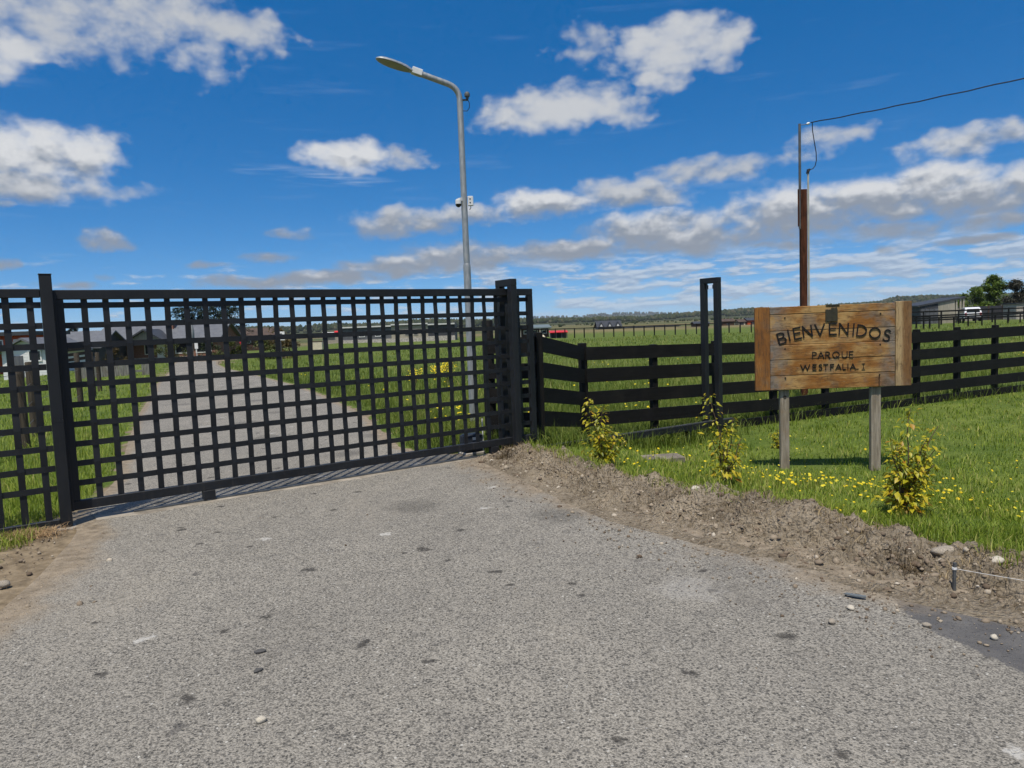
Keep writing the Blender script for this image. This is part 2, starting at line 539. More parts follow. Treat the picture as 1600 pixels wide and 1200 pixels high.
def m_asphalt(T, bs):
    p = worldpos(T)
    big = T.noise(p, 0.55, 4, 0.6)
    mid = T.noise(p, 5.0, 4, 0.6)
    v = T.new('ShaderNodeTexVoronoi')
    T.put(v.inputs['Vector'], p)
    v.inputs['Scale'].default_value = 150
    cell = T.sep(v.outputs['Color'])[0]
    v2 = T.new('ShaderNodeTexVoronoi')
    T.put(v2.inputs['Vector'], p)
    v2.inputs['Scale'].default_value = 80
    cell2 = T.sep(v2.outputs['Color'])
    base = T.mix(T.ss(big, 0.3, 0.7), (0.175, 0.160, 0.133), (0.300, 0.274, 0.226))
    base = T.mix(T.ss(mid, 0.42, 0.66, 0.0, 0.55), base, (0.150, 0.139, 0.120))
    chip = T.mix(T.ss(cell, 0.0, 1.0), (0.070, 0.067, 0.061), (0.46, 0.425, 0.36))
    base = T.mix(0.55, base, chip)
    hole = T.math('MULTIPLY', T.math('GREATER_THAN', cell2[0], T.math('MULTIPLY_ADD', big, -0.9, 1.22)), T.ss(v2.outputs['Distance'], 0.60, 0.25))
    base = T.mix(T.math('MULTIPLY', hole, 0.68), base, (0.050, 0.048, 0.044))
    white = T.math('MULTIPLY', T.math('GREATER_THAN', cell2[1], 0.985), T.ss(v2.outputs['Distance'], 0.55, 0.3))
    base = T.mix(T.math('MULTIPLY', white, 0.7), base, (0.60, 0.58, 0.52))
    wear = T.noise(T.vmath('MULTIPLY', p, (1.0, 0.45, 1)), 0.9, 6, 0.65)
    base = T.mix(T.ss(wear, 0.52, 0.72, 0.0, 0.4), base, (0.33, 0.295, 0.238))
    base = T.mix(T.ss(wear, 0.45, 0.28, 0.0, 0.45), base, (0.125, 0.115, 0.10))
    spot = T.noise(p, 3.1, 3, 0.5)
    base = T.mix(T.ss(spot, 0.69, 0.75, 0.0, 0.65), base, (0.075, 0.07, 0.065))
    spot2 = T.noise(T.vmath('ADD', p, (5.3, 1.7, 0)), 2.4, 5, 0.62)
    base = T.mix(T.ss(spot2, 0.70, 0.80, 0.0, 0.5), base, (0.50, 0.48, 0.43))
    ragged = T.vmath('SUBTRACT', T.noise(p, 9.0, 3, 0.65, color=True), (0.5, 0.5, 0.5))
    grit = T.ss(T.noise(p, 60, 2, 0.6), 0.22, 0.48)
    for sc_, seed_, sel, rad, colr, k_ in ((1.5, 3.3, 0.64, 0.085, (0.050, 0.046, 0.040), 0.9), (2.6, 8.1, 0.85, 0.10, (0.045, 0.041, 0.036), 0.85),
                                           (0.75, 5.9, 0.58, 0.25, (0.08, 0.075, 0.066), 0.5), (1.1, 1.9, 0.78, 0.065, (0.60, 0.58, 0.53), 0.6), (0.8, 12.7, 0.70, 0.20, (0.44, 0.42, 0.38), 0.32)):
        q = T.vmath('ADD', T.vmath('MULTIPLY', p, (1, 1, 0)), (seed_, seed_ * 2, 0))
        wq = T.vmath('ADD', q, T.vmath('SCALE', ragged, scale=0.26 / sc_))
        vv = T.new('ShaderNodeTexVoronoi', voronoi_dimensions='2D')
        T.put(vv.inputs['Vector'], wq)
        vv.inputs['Scale'].default_value = sc_
        pick = T.math('GREATER_THAN', T.sep(vv.outputs['Color'])[0], sel)
        blob = T.math('MULTIPLY', pick, T.math('MULTIPLY', T.ss(vv.outputs['Distance'], rad, rad * 0.3), grit))
        base = T.mix(T.math('MULTIPLY', blob, k_), base, colr)
    at = T.new('ShaderNodeAttribute', attribute_name='patch').outputs['Fac']
    tar = T.mix(T.ss(mid, 0.3, 0.75), (0.085, 0.083, 0.083), (0.140, 0.134, 0.126))
    base = T.mix(T.ss(T.math('MULTIPLY_ADD', T.math('ADD', mid, T.math('MULTIPLY', cell2[2], 0.2)), 0.9, T.math('ADD', at, -0.55)), 0.42, 0.62), base, tar)
    d = T.new('ShaderNodeAttribute', attribute_name='dirt').outputs['Fac']
    dn = T.noise(p, 1.9, 7, 0.66)
    dm = T.ss(T.math('MULTIPLY_ADD', dn, 1.0, T.math('ADD', d, -0.75)), 0.18, 0.62)
    soil = T.mix(T.ss(T.noise(p, 9, 6, 0.65), 0.3, 0.7), (0.185, 0.145, 0.098), (0.34, 0.275, 0.195))
    base = T.mix(T.math('MULTIPLY', dm, 0.92), base, soil)
    h = T.math('ADD', T.math('MULTIPLY', v.outputs['Distance'], -0.7), T.math('MULTIPLY', hole, -1.4))
    h = T.math('ADD', h, T.math('MULTIPLY', mid, 0.8))
    return {'col': base, 'bump': h, 'dist': 0.006, 'strength': 0.75, 'rough': 0.92}


def m_ground(T, bs):
    p = worldpos(T)
    n1 = T.noise(p, 0.045, 5, 0.6)
    n2 = T.noise(p, 1.3, 6, 0.62)
    n3 = T.noise(p, 22, 5, 0.65)
    g = T.mix(T.ss(n2, 0.3, 0.7), (0.080, 0.122, 0.018), (0.160, 0.200, 0.038))
    g = T.mix(T.ss(n3, 0.35, 0.75, 0.0, 0.6), g, (0.035, 0.062, 0.010))
    g = T.mix(T.ss(n1, 0.5, 0.68, 0.0, 0.4), g, (0.15, 0.155, 0.045))
    y = T.sep(p)
    dist = T.vmath('LENGTH', p)
    fld = T.noise(T.vmath('MULTIPLY', p, (0.004, 0.011, 0)), 1.0, 4, 0.55)
    far = T.mix(T.ss(fld, 0.42, 0.60), (0.075, 0.095, 0.030), (0.20, 0.16, 0.075))
    far = T.mix(T.ss(T.noise(p, 0.03, 5, 0.6), 0.5, 0.62, 0, 0.7), far, (0.055, 0.060, 0.030))
    g = T.mix(T.ss(dist, 95, 150), g, far)
    d = T.new('ShaderNodeAttribute', attribute_name='dirt').outputs['Fac']
    soil = T.mix(T.ss(T.noise(p, 9, 6, 0.65), 0.3, 0.7), (0.135, 0.103, 0.066), (0.29, 0.228, 0.150))
    dm = T.ss(T.math('ADD', d, T.math('MULTIPLY_ADD', T.noise(p, 3.1, 6, 0.65), 1.0, -0.5)), 0.35, 0.62)
    g = T.mix(dm, g, soil)
    return {'col': g, 'bump': T.math('ADD', n2, T.math('MULTIPLY', n3, 0.3)), 'dist': 0.05, 'strength': 0.5, 'rough': 0.95}


def m_soil(T, bs):
    p = worldpos(T)
    a = T.noise(p, 2.2, 6, 0.6)
    b = T.noise(p, 26, 6, 0.7)
    c = T.voronoi(p, 48)
    col = T.mix(T.ss(a, 0.34, 0.68), (0.215, 0.170, 0.112), (0.41, 0.335, 0.235))
    col = T.mix(T.ss(b, 0.40, 0.72, 0.0, 0.75), col, (0.46, 0.39, 0.30))
    col = T.mix(T.ss(b, 0.47, 0.30, 0.0, 0.85), col, (0.062, 0.045, 0.028))  # crevice shade painted into the colour where the relief is low
    s = T.new('ShaderNodeAttribute', attribute_name='turf').outputs['Fac']
    col = T.mix(T.math('MULTIPLY', s, T.ss(T.noise(p, 7, 5, 0.65), 0.36, 0.6)), col, (0.038, 0.028, 0.018))  # dark turf and roots, plus the overhang's shade, painted into the colour
    return {'col': col, 'bump': T.math('ADD', T.math('MULTIPLY', b, 1.2), T.math('MULTIPLY', c, -0.7)), 'dist': 0.045, 'strength': 1.0, 'rough': 0.96}


def leafy(name, cols, transl=0.35, rough=0.55, spec=0.25):
    """Leaf or blade: colour by the 'tint' attribute of each leaf, some light through it."""
    m = bpy.data.materials.new(name)
    m.use_nodes = True
    nt = m.node_tree
    nt.nodes.clear()
    T = NT(nt)
    out, bs = T.new('ShaderNodeOutputMaterial'), T.new('ShaderNodeBsdfPrincipled')
    tr, mx = T.new('ShaderNodeBsdfTranslucent'), T.new('ShaderNodeMixShader')
    t = T.new('ShaderNodeAttribute', attribute_name='tint').outputs['Fac']
    rp = T.new('ShaderNodeValToRGB')
    while len(rp.color_ramp.elements) < len(cols):
        rp.color_ramp.elements.new(0.5)
    for i, c in enumerate(cols):
        rp.color_ramp.elements[i].position = i / max(1, len(cols) - 1)
        rp.color_ramp.elements[i].color = (*c, 1)
    T.put(rp.inputs[0], t)
    rp_out = T.mix(1.0, rp.outputs[0], (ALBEDO, ALBEDO, ALBEDO), 'MULTIPLY')
    T.put(bs.inputs['Base Color'], rp_out)
    bs.inputs['Roughness'].default_value = rough
    bs.inputs['Specular IOR Level'].default_value = spec
    T.put(tr.inputs[0], rp_out)
    mx.inputs[0].default_value = transl
    T.put(mx.inputs[1], bs.outputs[0])
    T.put(mx.inputs[2], tr.outputs[0])
    T.put(out.inputs[0], mx.outputs[0])
    return m


def m_sign_wood(tone):
    """Weathered, patchily stained boards: amber stain, grey bleach, dark grain."""
    def fn(T, bs):
        co, r = rnd_off(T, objco(T), 60)
        long_ = T.vmath('MULTIPLY', co, (1.2, 1, 9) if tone != 'side' and tone != 'side2' else (9, 1, 1.1))
        grain = T.noise(long_, 7, 8, 0.68, dist=0.6)
        fine = T.noise(T.vmath('MULTIPLY', co, (2, 1, 60) if tone not in ('side', 'side2') else (60, 1, 2)), 3, 4, 0.6)
        patch = T.noise(T.vmath('MULTIPLY', co, (2.1, 1, 4.5) if tone not in ('side', 'side2') else (4, 1, 2)), 1.6, 5, 0.6)
        patch2 = T.noise(T.vmath('ADD', co, (4.4, 2.2, 7.1)), 2.6, 5, 0.62)
        amber, tan, grey, dark = (0.27, 0.110, 0.020), (0.46, 0.280, 0.100), (0.185, 0.150, 0.112), (0.060, 0.034, 0.017)
        blot = T.noise(T.vmath('ADD', co, (1.4, 8.2, 3.1)), 5.5, 6, 0.66)
        if tone == 'side':
            col = T.mix(T.ss(patch, 0.3, 0.7), (0.20, 0.076, 0.014), (0.31, 0.130, 0.026))
            col = T.mix(T.ss(patch2, 0.54, 0.70, 0, 0.75), col, (0.15, 0.105, 0.068))
        elif tone == 'side2':
            edge = T.ss(T.sep(objco(T))[0], -0.045, 0.012)  # pale towards one edge, brown towards the other
            col = T.mix(T.math('MULTIPLY_ADD', patch, 0.7, T.math('MULTIPLY_ADD', edge, 1.0, -0.4), clamp=True), (0.46, 0.32, 0.16), (0.20, 0.100, 0.036))
            col = T.mix(T.ss(patch2, 0.52, 0.68, 0, 0.6), col, (0.20, 0.155, 0.105))
        else:
            col = T.mix(T.ss(patch, 0.36, 0.60), tan, amber)
            col = T.mix(T.ss(patch2, 0.52, 0.66, 0, 0.7), col, grey)
            side = T.ss(T.math('ABSOLUTE', T.sep(objco(T))[0]), 0.42, 0.70)
            col = T.mix(T.math('MULTIPLY', side, T.ss(blot, 0.35, 0.6)), col, (0.22, 0.195, 0.165))
        col = T.mix(T.ss(blot, 0.52, 0.70, 0, 0.75), col, (0.085, 0.050, 0.024))
        col = T.mix(T.ss(grain, 0.47, 0.70, 0, 0.8), col, dark)
        col = T.mix(T.ss(grain, 0.42, 0.30, 0, 0.4), col, (0.46, 0.36, 0.22))
        col = T.mix(T.ss(fine, 0.52, 0.75, 0, 0.55), col, (0.085, 0.052, 0.027))
        return {'col': col, 'bump': T.math('ADD', grain, T.math('MULTIPLY', fine, 0.5)), 'dist': 0.003, 'strength': 0.7,
                'rough': T.math('MULTIPLY_ADD', grain, 0.3, 0.5)}
    return fn


def m_grain(c1, c2, c3, axis='z', sc=1.0):
    def fn(T, bs):
        co, r = rnd_off(T, objco(T), 50)
        k = {'z': (14, 14, 1), 'x': (1, 14, 14), 'y': (14, 1, 14)}[axis]
        g = T.noise(T.vmath('MULTIPLY', co, k), 3 * sc, 7, 0.65, dist=0.4)
        p = T.noise(co, 3 * sc, 5, 0.6)
        col = T.mix(T.ss(g, 0.35, 0.65), c1, c2)
        col = T.mix(T.ss(p, 0.5, 0.72, 0, 0.7), col, c3)
        return {'col': col, 'bump': g, 'dist': 0.003, 'strength': 0.6}
    return fn


def m_steel_paint(T, bs):
    co, r = rnd_off(T, objco(T))
    n = T.noise(co, 2.5, 6, 0.62)
    s = T.noise(T.vmath('MULTIPLY', co, (30, 30, 2)), 1.0, 5, 0.6)
    low = T.ss(T.sep(worldpos(T))[2], 0.45, 0.0)
    col = T.mix(T.ss(n, 0.3, 0.7), (0.0090, 0.0102, 0.0122), (0.0145, 0.0162, 0.0188))
    col = T.mix(T.math('MULTIPLY', T.ss(s, 0.5, 0.8), T.math('MULTIPLY_ADD', low, 0.5, 0.12)), col, (0.07, 0.062, 0.05))
    return {'col': col, 'rough': T.math('MULTIPLY_ADD', n, 0.3, 0.38), 'bump': T.noise(co, 90, 3, 0.5), 'dist': 0.0006, 'strength': 0.4}


def m_galv(T, bs):
    co = objco(T)
    n = T.noise(T.vmath('MULTIPLY', co, (8, 8, 2)), 4, 6, 0.6)
    col = T.mix(T.ss(n, 0.3, 0.7), (0.33, 0.345, 0.34), (0.47, 0.48, 0.465))
    return {'col': col, 'rough': T.math('MULTIPLY_ADD', n, 0.25, 0.36)}


def m_brick(T, bs):
    co = objco(T)
    b = T.new('ShaderNodeTexBrick')
    s = T.sep(co)
    T.put(b.inputs['Vector'], T.xyz(T.math('ADD', s[0], s[1]), s[2]))
    b.inputs['Color1'].default_value = (0.26, 0.105, 0.062, 1)
    b.inputs['Color2'].default_value = (0.19, 0.075, 0.048, 1)
    b.inputs['Mortar'].default_value = (0.33, 0.29, 0.25, 1)
    b.inputs['Scale'].default_value = 4.0
    b.inputs['Mortar Size'].default_value = 0.015
    return b.outputs[0]


def m_corrugated(col):
    def fn(T, bs):
        s = T.sep(objco(T))
        w = T.math('SINE', T.math('MULTIPLY', T.math('ADD', s[0], s[1]), 26.0))
        n = T.noise(objco(T), 1.2, 5, 0.6)
        c = T.mix(T.ss(n, 0.3, 0.7), tuple(q * 0.8 for q in col), tuple(q * 1.15 for q in col))
        return {'col': c, 'bump': w, 'dist': 0.02, 'strength': 0.8, 'rough': 0.55}
    return fn


M = {}
M['asphalt'] = material('asphalt', m_asphalt, 0.92, 0.25)
M['ground'] = material('field_ground', m_ground, 0.95, 0.15)
M['soil'] = material('spoil_soil', m_soil, 0.96, 0.15)
M['steel'] = material('black_painted_steel', m_steel_paint, 0.5, 0.35)
M['fence'] = material('black_stained_timber', m_grain((0.0045, 0.0042, 0.0041), (0.0090, 0.0083, 0.0079), (0.016, 0.014, 0.012), 'x'), 0.72, 0.22)
M['fence_post'] = material('black_stained_post', m_grain((0.0045, 0.0042, 0.0041), (0.0090, 0.0083, 0.0079), (0.016, 0.014, 0.012), 'z'), 0.72, 0.22)
M['grey_wood'] = material('weathered_post_timber', m_grain((0.20, 0.165, 0.120), (0.36, 0.31, 0.24), (0.26, 0.18, 0.10), 'z'), 0.85, 0.2)
M['picket'] = material('weathered_plank', m_grain((0.13, 0.125, 0.11), (0.26, 0.25, 0.22), (0.10, 0.085, 0.06), 'z'), 0.88, 0.15)
M['dark_pole'] = material('dark_round_timber', m_grain((0.045, 0.037, 0.028), (0.095, 0.078, 0.058), (0.03, 0.025, 0.02), 'z'), 0.9, 0.15)
M['sign_plank'] = material('stained_sign_plank', m_sign_wood('plank'), 0.65, 0.3)
M['sign_side'] = material('amber_sign_board', m_sign_wood('side'), 0.6, 0.3)
M['sign_side2'] = material('pale_sign_board', m_sign_wood('side2'), 0.6, 0.3)
M['ink'] = plain('burnt_black_lettering', (0.008, 0.007, 0.007), 0.2, 30, 0.7)
M['plate'] = plain('dark_olive_plate', (0.040, 0.036, 0.022), 0.25, 20, 0.6)
M['galv'] = material('galvanised_steel', m_galv, 0.42, 0.5, metal=0.55)
M['rust'] = plain('rusted_steel', (0.075, 0.027, 0.014), 0.45, 7, 0.9, 0.15, 0.002, dims=(3, 3, 0.6))
M['dull_pipe'] = plain('dull_grey_pipe', (0.10, 0.105, 0.105), 0.25, 8, 0.55, 0.35, metal=0.1)
M['conduit'] = plain('pale_conduit', (0.42, 0.42, 0.36), 0.15, 8, 0.6)
M['cable'] = plain('black_cable', (0.012, 0.012, 0.013), 0.2, 10, 0.6)
M['white_plastic'] = plain('white_plastic', (0.74, 0.74, 0.72), 0.06, 6, 0.4, 0.4)
M['black_plastic'] = plain('black_plastic', (0.012, 0.012, 0.013), 0.2, 20, 0.25, 0.5)
M['lamp_under'] = plain('lamp_diffuser', (0.26, 0.25, 0.21), 0.15, 10, 0.35, 0.5)
M['concrete'] = plain('concrete', (0.36, 0.33, 0.28), 0.25, 7, 0.92, 0.15, 0.004)
M['track_concrete'] = plain('track_concrete', (0.29, 0.255, 0.205), 0.35, 5, 0.95, 0.1, 0.004)
M['stone'] = plain('field_stone', (0.32, 0.28, 0.225), 0.4, 9, 0.9, 0.2, 0.002)
M['stone_pale'] = plain('pale_stone', (0.52, 0.47, 0.38), 0.22, 12, 0.85, 0.2, 0.001)
M['stone_dark'] = plain('dark_stone', (0.085, 0.082, 0.078), 0.35, 12, 0.8, 0.3, 0.001)
M['gravel'] = leafy('loose_gravel', [(0.13, 0.095, 0.066), (0.22, 0.172, 0.124), (0.32, 0.262, 0.19), (0.50, 0.44, 0.35)], 0.0, 0.9, 0.15)
M['grass'] = leafy('lawn_grass', [(0.070, 0.118, 0.013), (0.185, 0.272, 0.024), (0.315, 0.385, 0.048), (0.48, 0.44, 0.14)], 0.35)
M['meadow'] = leafy('meadow_grass', [(0.056, 0.094, 0.012), (0.136, 0.196, 0.024), (0.235, 0.278, 0.048), (0.42, 0.37, 0.14)], 0.35)
M['straw'] = leafy('dry_grass', [(0.075, 0.052, 0.030), (0.16, 0.115, 0.06), (0.30, 0.225, 0.115), (0.44, 0.34, 0.19)], 0.2, 0.8)
M['mulch'] = leafy('straw_mulch', [(0.34, 0.21, 0.10), (0.46, 0.30, 0.155), (0.58, 0.43, 0.25)], 0.2, 0.8)
M['petal'] = leafy('yellow_petals', [(0.80, 0.56, 0.012), (0.86, 0.68, 0.02), (0.88, 0.75, 0.06)], 0.3, 0.6)
M['shrub_leaf'] = leafy('yellow_green_leaves', [(0.150, 0.190, 0.014), (0.31, 0.325, 0.018), (0.50, 0.455, 0.024), (0.62, 0.50, 0.034), (0.44, 0.22, 0.02)], 0.42, 0.42, 0.35)
M['stem'] = plain('woody_stem', (0.11, 0.075, 0.045), 0.3, 20, 0.85)
M['bark'] = plain('tree_bark', (0.085, 0.065, 0.048), 0.35, 5, 0.95, 0.1, 0.01)
M['leaf_bright'] = leafy('bright_tree_leaves', [(0.050, 0.092, 0.010), (0.105, 0.170, 0.016), (0.175, 0.240, 0.030)], 0.3)
M['leaf_dark'] = leafy('dark_tree_leaves', [(0.018, 0.030, 0.010), (0.036, 0.052, 0.018), (0.065, 0.075, 0.030)], 0.25)
M['leaf_grey'] = leafy('dusky_tree_leaves', [(0.030, 0.034, 0.022), (0.055, 0.055, 0.034), (0.085, 0.075, 0.05)], 0.2)
M['leaf_hedge'] = leafy('hedge_leaves', [(0.040, 0.055, 0.012), (0.080, 0.098, 0.020), (0.135, 0.130, 0.03)], 0.25)
M['leaf_russet'] = leafy('russet_leaves', [(0.070, 0.048, 0.020), (0.120, 0.085, 0.030), (0.155, 0.125, 0.045)], 0.25)
M['needle'] = leafy('conifer_needles', [(0.010, 0.019, 0.010), (0.020, 0.035, 0.016), (0.036, 0.055, 0.024)], 0.15)
M['forest'] = leafy('far_forest', [(0.022, 0.034, 0.014), (0.040, 0.052, 0.020), (0.062, 0.066, 0.030), (0.090, 0.082, 0.045)], 0.0, 0.95, 0.05)
M['white_wall'] = plain('white_boards', (0.78, 0.78, 0.76), 0.05, 3, 0.7)
M['roof_grey'] = plain('grey_roof_sheet', (0.135, 0.140, 0.150), 0.15, 2, 0.6, 0.3)
M['roof_dark'] = plain('dark_roof_sheet', (0.050, 0.053, 0.058), 0.2, 2, 0.55, 0.3)
M['roof_brown'] = plain('brown_roof_sheet', (0.085, 0.058, 0.042), 0.25, 2, 0.7)
M['roof_green'] = plain('grey_green_roof', (0.155, 0.19, 0.185), 0.15, 2, 0.5, 0.3)
M['red'] = plain('red_sheet', (0.62, 0.022, 0.020), 0.12, 2, 0.5, 0.4)
M['red_wall'] = plain('red_boards', (0.44, 0.075, 0.028), 0.15, 3, 0.7)
M['brick'] = material('red_brick', m_brick, 0.9, 0.15)
M['trim_white'] = plain('white_trim', (0.78, 0.77, 0.74), 0.05, 3, 0.6)
M['fascia'] = plain('pale_roof_edge', (0.60, 0.60, 0.57), 0.08, 3, 0.6)
M['glass'] = plain('dark_window_glass', (0.02, 0.024, 0.03), 0.15, 3, 0.12, 0.6)
M['wall_grey'] = material('grey_sheet_wall', m_corrugated((0.115, 0.118, 0.128)), 0.6, 0.3)
M['wall_dark'] = material('dark_sheet_wall', m_corrugated((0.052, 0.053, 0.060)), 0.6, 0.3)
M['wall_beige'] = plain('beige_wall', (0.36, 0.32, 0.25), 0.15, 2, 0.85)
M['wall_stone'] = plain('pale_stone_base', (0.43, 0.39, 0.34), 0.35, 5, 0.9)
M['wall_timber'] = plain('pale_timber_wall', (0.32, 0.29, 0.225), 0.25, 3, 0.9, dims=(8, 8, 0.5))
M['wall_brown'] = plain('brown_timber_wall', (0.075, 0.042, 0.028), 0.3, 3, 0.9, dims=(6, 6, 0.5))
M['cream'] = plain('cream_sheet', (0.66, 0.58, 0.42), 0.12, 4, 0.8)
M['car_white'] = plain('white_car_paint', (0.76, 0.77, 0.78), 0.03, 1, 0.25, 0.6)
M['car_red'] = plain('red_car_paint', (0.50, 0.02, 0.02), 0.05, 1, 0.25, 0.6)
M['tyre'] = plain('tyre_rubber', (0.015, 0.015, 0.015), 0.2, 10, 0.85)
M['taillight'] = plain('tail_light', (0.45, 0.015, 0.012), 0.1, 5, 0.3, 0.5)
M['umbrella'] = plain('grey_parasol_cloth', (0.24, 0.25, 0.26), 0.12, 5, 0.8)

# ================================================================== the setting
BANK_M = [((a[0] + b[0]) / 2, (a[1] + b[1]) / 2) for a, b in zip(BANK_E, BANK_G)]
ROAD_R = sorted([(p[1], p[0]) for p in LANE_R if p[1] > 9.2] + [(8.95, -1.10), (8.70, -0.62)] + [(y, x) for x, y in BANK_M if y < 8.4] + [(-6.0, 12.5)])
ROAD_L = sorted([(p[1], p[0]) for p in LANE_L] + [(5.85, -3.62), (5.49, -3.46), (4.67, -3.18), (4.07, -3.02), (3.0, -3.05), (1.0, -3.5), (-2.0, -4.6), (-6.0, -6.5)])


def road_left(y):
    return np.interp(y, [p[0] for p in ROAD_L], [p[1] for p in ROAD_L])


def road_right(y):
    return np.interp(y, [p[0] for p in ROAD_R], [p[1] for p in ROAD_R])


def structure(o):
    o['kind'] = 'structure'
    return o


def stuff(o, label=None, cat=None):
    o['kind'] = 'stuff'
    if label:
        o['label'], o['category'] = label, cat
    return o


def grid_faces(nr, nc):
    a = (np.arange(nr - 1)[:, None] * nc + np.arange(nc - 1)[None, :]).ravel()
    return np.stack([a, a + 1, a + nc + 1, a + nc], 1)


def build_ground():
    def axis(lo, hi, step, far):
        c = list(np.arange(lo, hi + 1e-6, step))
        d, p, q = step, c[0], c[-1]
        left, right = [], []
        while p > -far:
            d *= 1.16
            p -= d
            left.append(p)
        d = step
        while q < far:
            d *= 1.16
            q += d
            right.append(q)
        return np.array(left[::-1] + c + right)
    xs, ys = axis(-12, 14, 0.25, 9000), axis(-2, 20, 0.25, 9000)
    X, Y = np.meshgrid(xs, ys)
    Z = zg(X, Y)
    inl, inr = X - road_left(Y), road_right(Y) - X
    inside = np.minimum(inl, inr)
    inside = np.where((Y > 47) | (Y < -5.8), -1, inside)
    Z = Z - 0.07 * sstep(0.02, 0.45, inside)
    near = np.exp(-((X / 14) ** 2 + ((Y - 8) / 16) ** 2))
    Z += np.where(inside < 0, 0.02 * near * (np.sin(X * 1.9 + Y) * np.sin(Y * 1.3 - X * 0.7)), 0) * sstep(0, -0.8, inside)
    outl, outr = np.clip(-inl, 0, 99), np.clip(-inr, 0, 99)
    dirt = np.where(inl < 0, np.where(Y < 6.3, 1.1 - outl / 0.85, 0.50 - outl / 0.35), np.where(inr < 0, 0.50 - outr / 0.35, 1.0))
    dirt = np.clip(np.where(Y > 50, 0, dirt), 0, 1)
    me = np_mesh('ground', np.stack([X, Y, Z], -1).reshape(-1, 3), grid_faces(len(ys), len(xs)), M['ground'],
                 {'dirt': dirt.ravel()}, smooth=True)
    structure(link(me, 'ground'))


def build_road():
    ys = np.concatenate([np.arange(-5.5, 10, 0.10), np.arange(10, 24, 0.35), np.arange(24, 48, 0.8)])
    nc = 84
    t = np.linspace(0, 1, nc)
    L, R = road_left(ys), road_right(ys)
    X = L[:, None] + (R - L)[:, None] * t[None, :]
    Y = np.repeat(ys[:, None], nc, 1)
    Z = zg(X, Y) + 0.008
    Z += 0.006 * np.sin(X * 1.1 + 0.4 * Y) * np.sin(Y * 0.9) * (Y < 9)
    dl, dr = X - L[:, None], R[:, None] - X
    wl = np.where(Y < 6.3, 0.65, 0.30)
    wr = np.where(Y < 8.4, 1.25, 0.35)
    dirt = np.clip(np.maximum(1.05 - dl / wl, np.where(Y < 8.4, 1.18, 1.05) - dr / wr), 0, 1)
    gate = np.abs(X * GN.x + Y * GN.y - 7.1)
    dirt = np.maximum(dirt, 0.42 * np.exp(-(gate / 0.25) ** 2))
    patch = sstep(-0.12, 0.14, X - 1.96 - 0.30 * np.clip(3.4 - Y, 0, 9)) * sstep(3.95, 3.7, Y)
    me = np_mesh('road', np.stack([X, Y, Z], -1).reshape(-1, 3), grid_faces(len(ys), nc), M['asphalt'],
                 {'dirt': dirt.ravel(), 'patch': patch.ravel()}, smooth=True)
    structure(link(me, 'road'))


def fbm(x, y, s=1.0, o=4):
    return mnoise.fractal((x * s, y * s, 3.7), 0.9, 2.1, o)


NB, NV = 420, 88
BV = np.linspace(-0.30, 1.45, NV)
BANK_P = None


def build_bank():
    global BANK_P
    E, G = np.array(BANK_E), np.array(BANK_G)
    k = np.linspace(0, len(E) - 1, NB)
    e = np.stack([np.interp(k, range(len(E)), E[:, i]) for i in (0, 1)], 1)
    g = np.stack([np.interp(k, range(len(G)), G[:, i]) for i in (0, 1)], 1)
    prof_v = [-0.30, 0.0, 0.25, 0.44, 0.53, 0.75, 0.95, 1.15, 1.30, 1.45]
    prof_h = [-0.03, 0.00, 0.020, 0.045, 0.118, 0.150, 0.115, 0.05, 0.0, -0.05]
    V = np.zeros((NB, NV, 3))
    turf = np.zeros((NB, NV))
    for i in range(NB):
        t = i / (NB - 1)
        ends = min(1, i / 20)
        crest = (0.75 + 0.75 * fbm(e[i, 0], e[i, 1], 1.3)) * ends
        wob = 0.16 * fbm(e[i, 0] + 9, e[i, 1], 1.1)
        for j, v in enumerate(BV):
            p = e[i] + (g[i] - e[i]) * v
            h = np.interp(v + wob, prof_v, prof_h)
            w = np.clip(min((v + 0.02) / 0.3, (1.35 - v) / 0.3), 0, 1)
            q = fbm(p[0], p[1], 3.2, 5)
            r = fbm(p[0] + 4, p[1] - 2, 9.0, 4)
            z = float(zg(p[0], p[1])) * (1 if v > 0.7 else 0) + h * (max(0.25, crest) if h > 0 else 1)
            z += w * ends * (0.075 * q + 0.042 * r + 0.030 * fbm(p[0] - 7, p[1] + 3, 24.0, 4))
            V[i, j] = (p[0], p[1], max(z, 0.0095 if 0.0 < v < 1.2 else -1))
            turf[i, j] = np.clip(1 - abs(v + wob - 0.47) / 0.11, 0, 1) * np.clip(0.35 + 1.6 * fbm(p[0] * 0.7, p[1], 1.0), 0, 1)  # mask for dark turf and the painted shade of the scarp
    BANK_P = V
    me = np_mesh('dirt_bank', V.reshape(-1, 3), grid_faces(NB, NV), M['soil'], {'turf': turf.ravel()}, smooth=True)
    structure(link(me, 'dirt_bank'))


def bank_at(i, j):
    return BANK_P[int(i) % NB, int(j) % NV]


def bank_x(y):
    """Turf edge of the bank at a given y."""
    ys = [p[1] for p in BANK_G][::-1]
    xs = [p[0] for p in BANK_G][::-1]
    return np.interp(y, ys, xs)


FENCE_C = (1.05, 10.52)                          # corner of the board fence
FENCE_D = Vector((9.94, 4.94, 0)).normalized()   # heading of its long run


def beyond_fence(x, y):
    """Signed distance behind the long run of the board fence (negative: lawn side)."""
    return -(x - FENCE_C[0]) * FENCE_D.y + (y - FENCE_C[1]) * FENCE_D.x


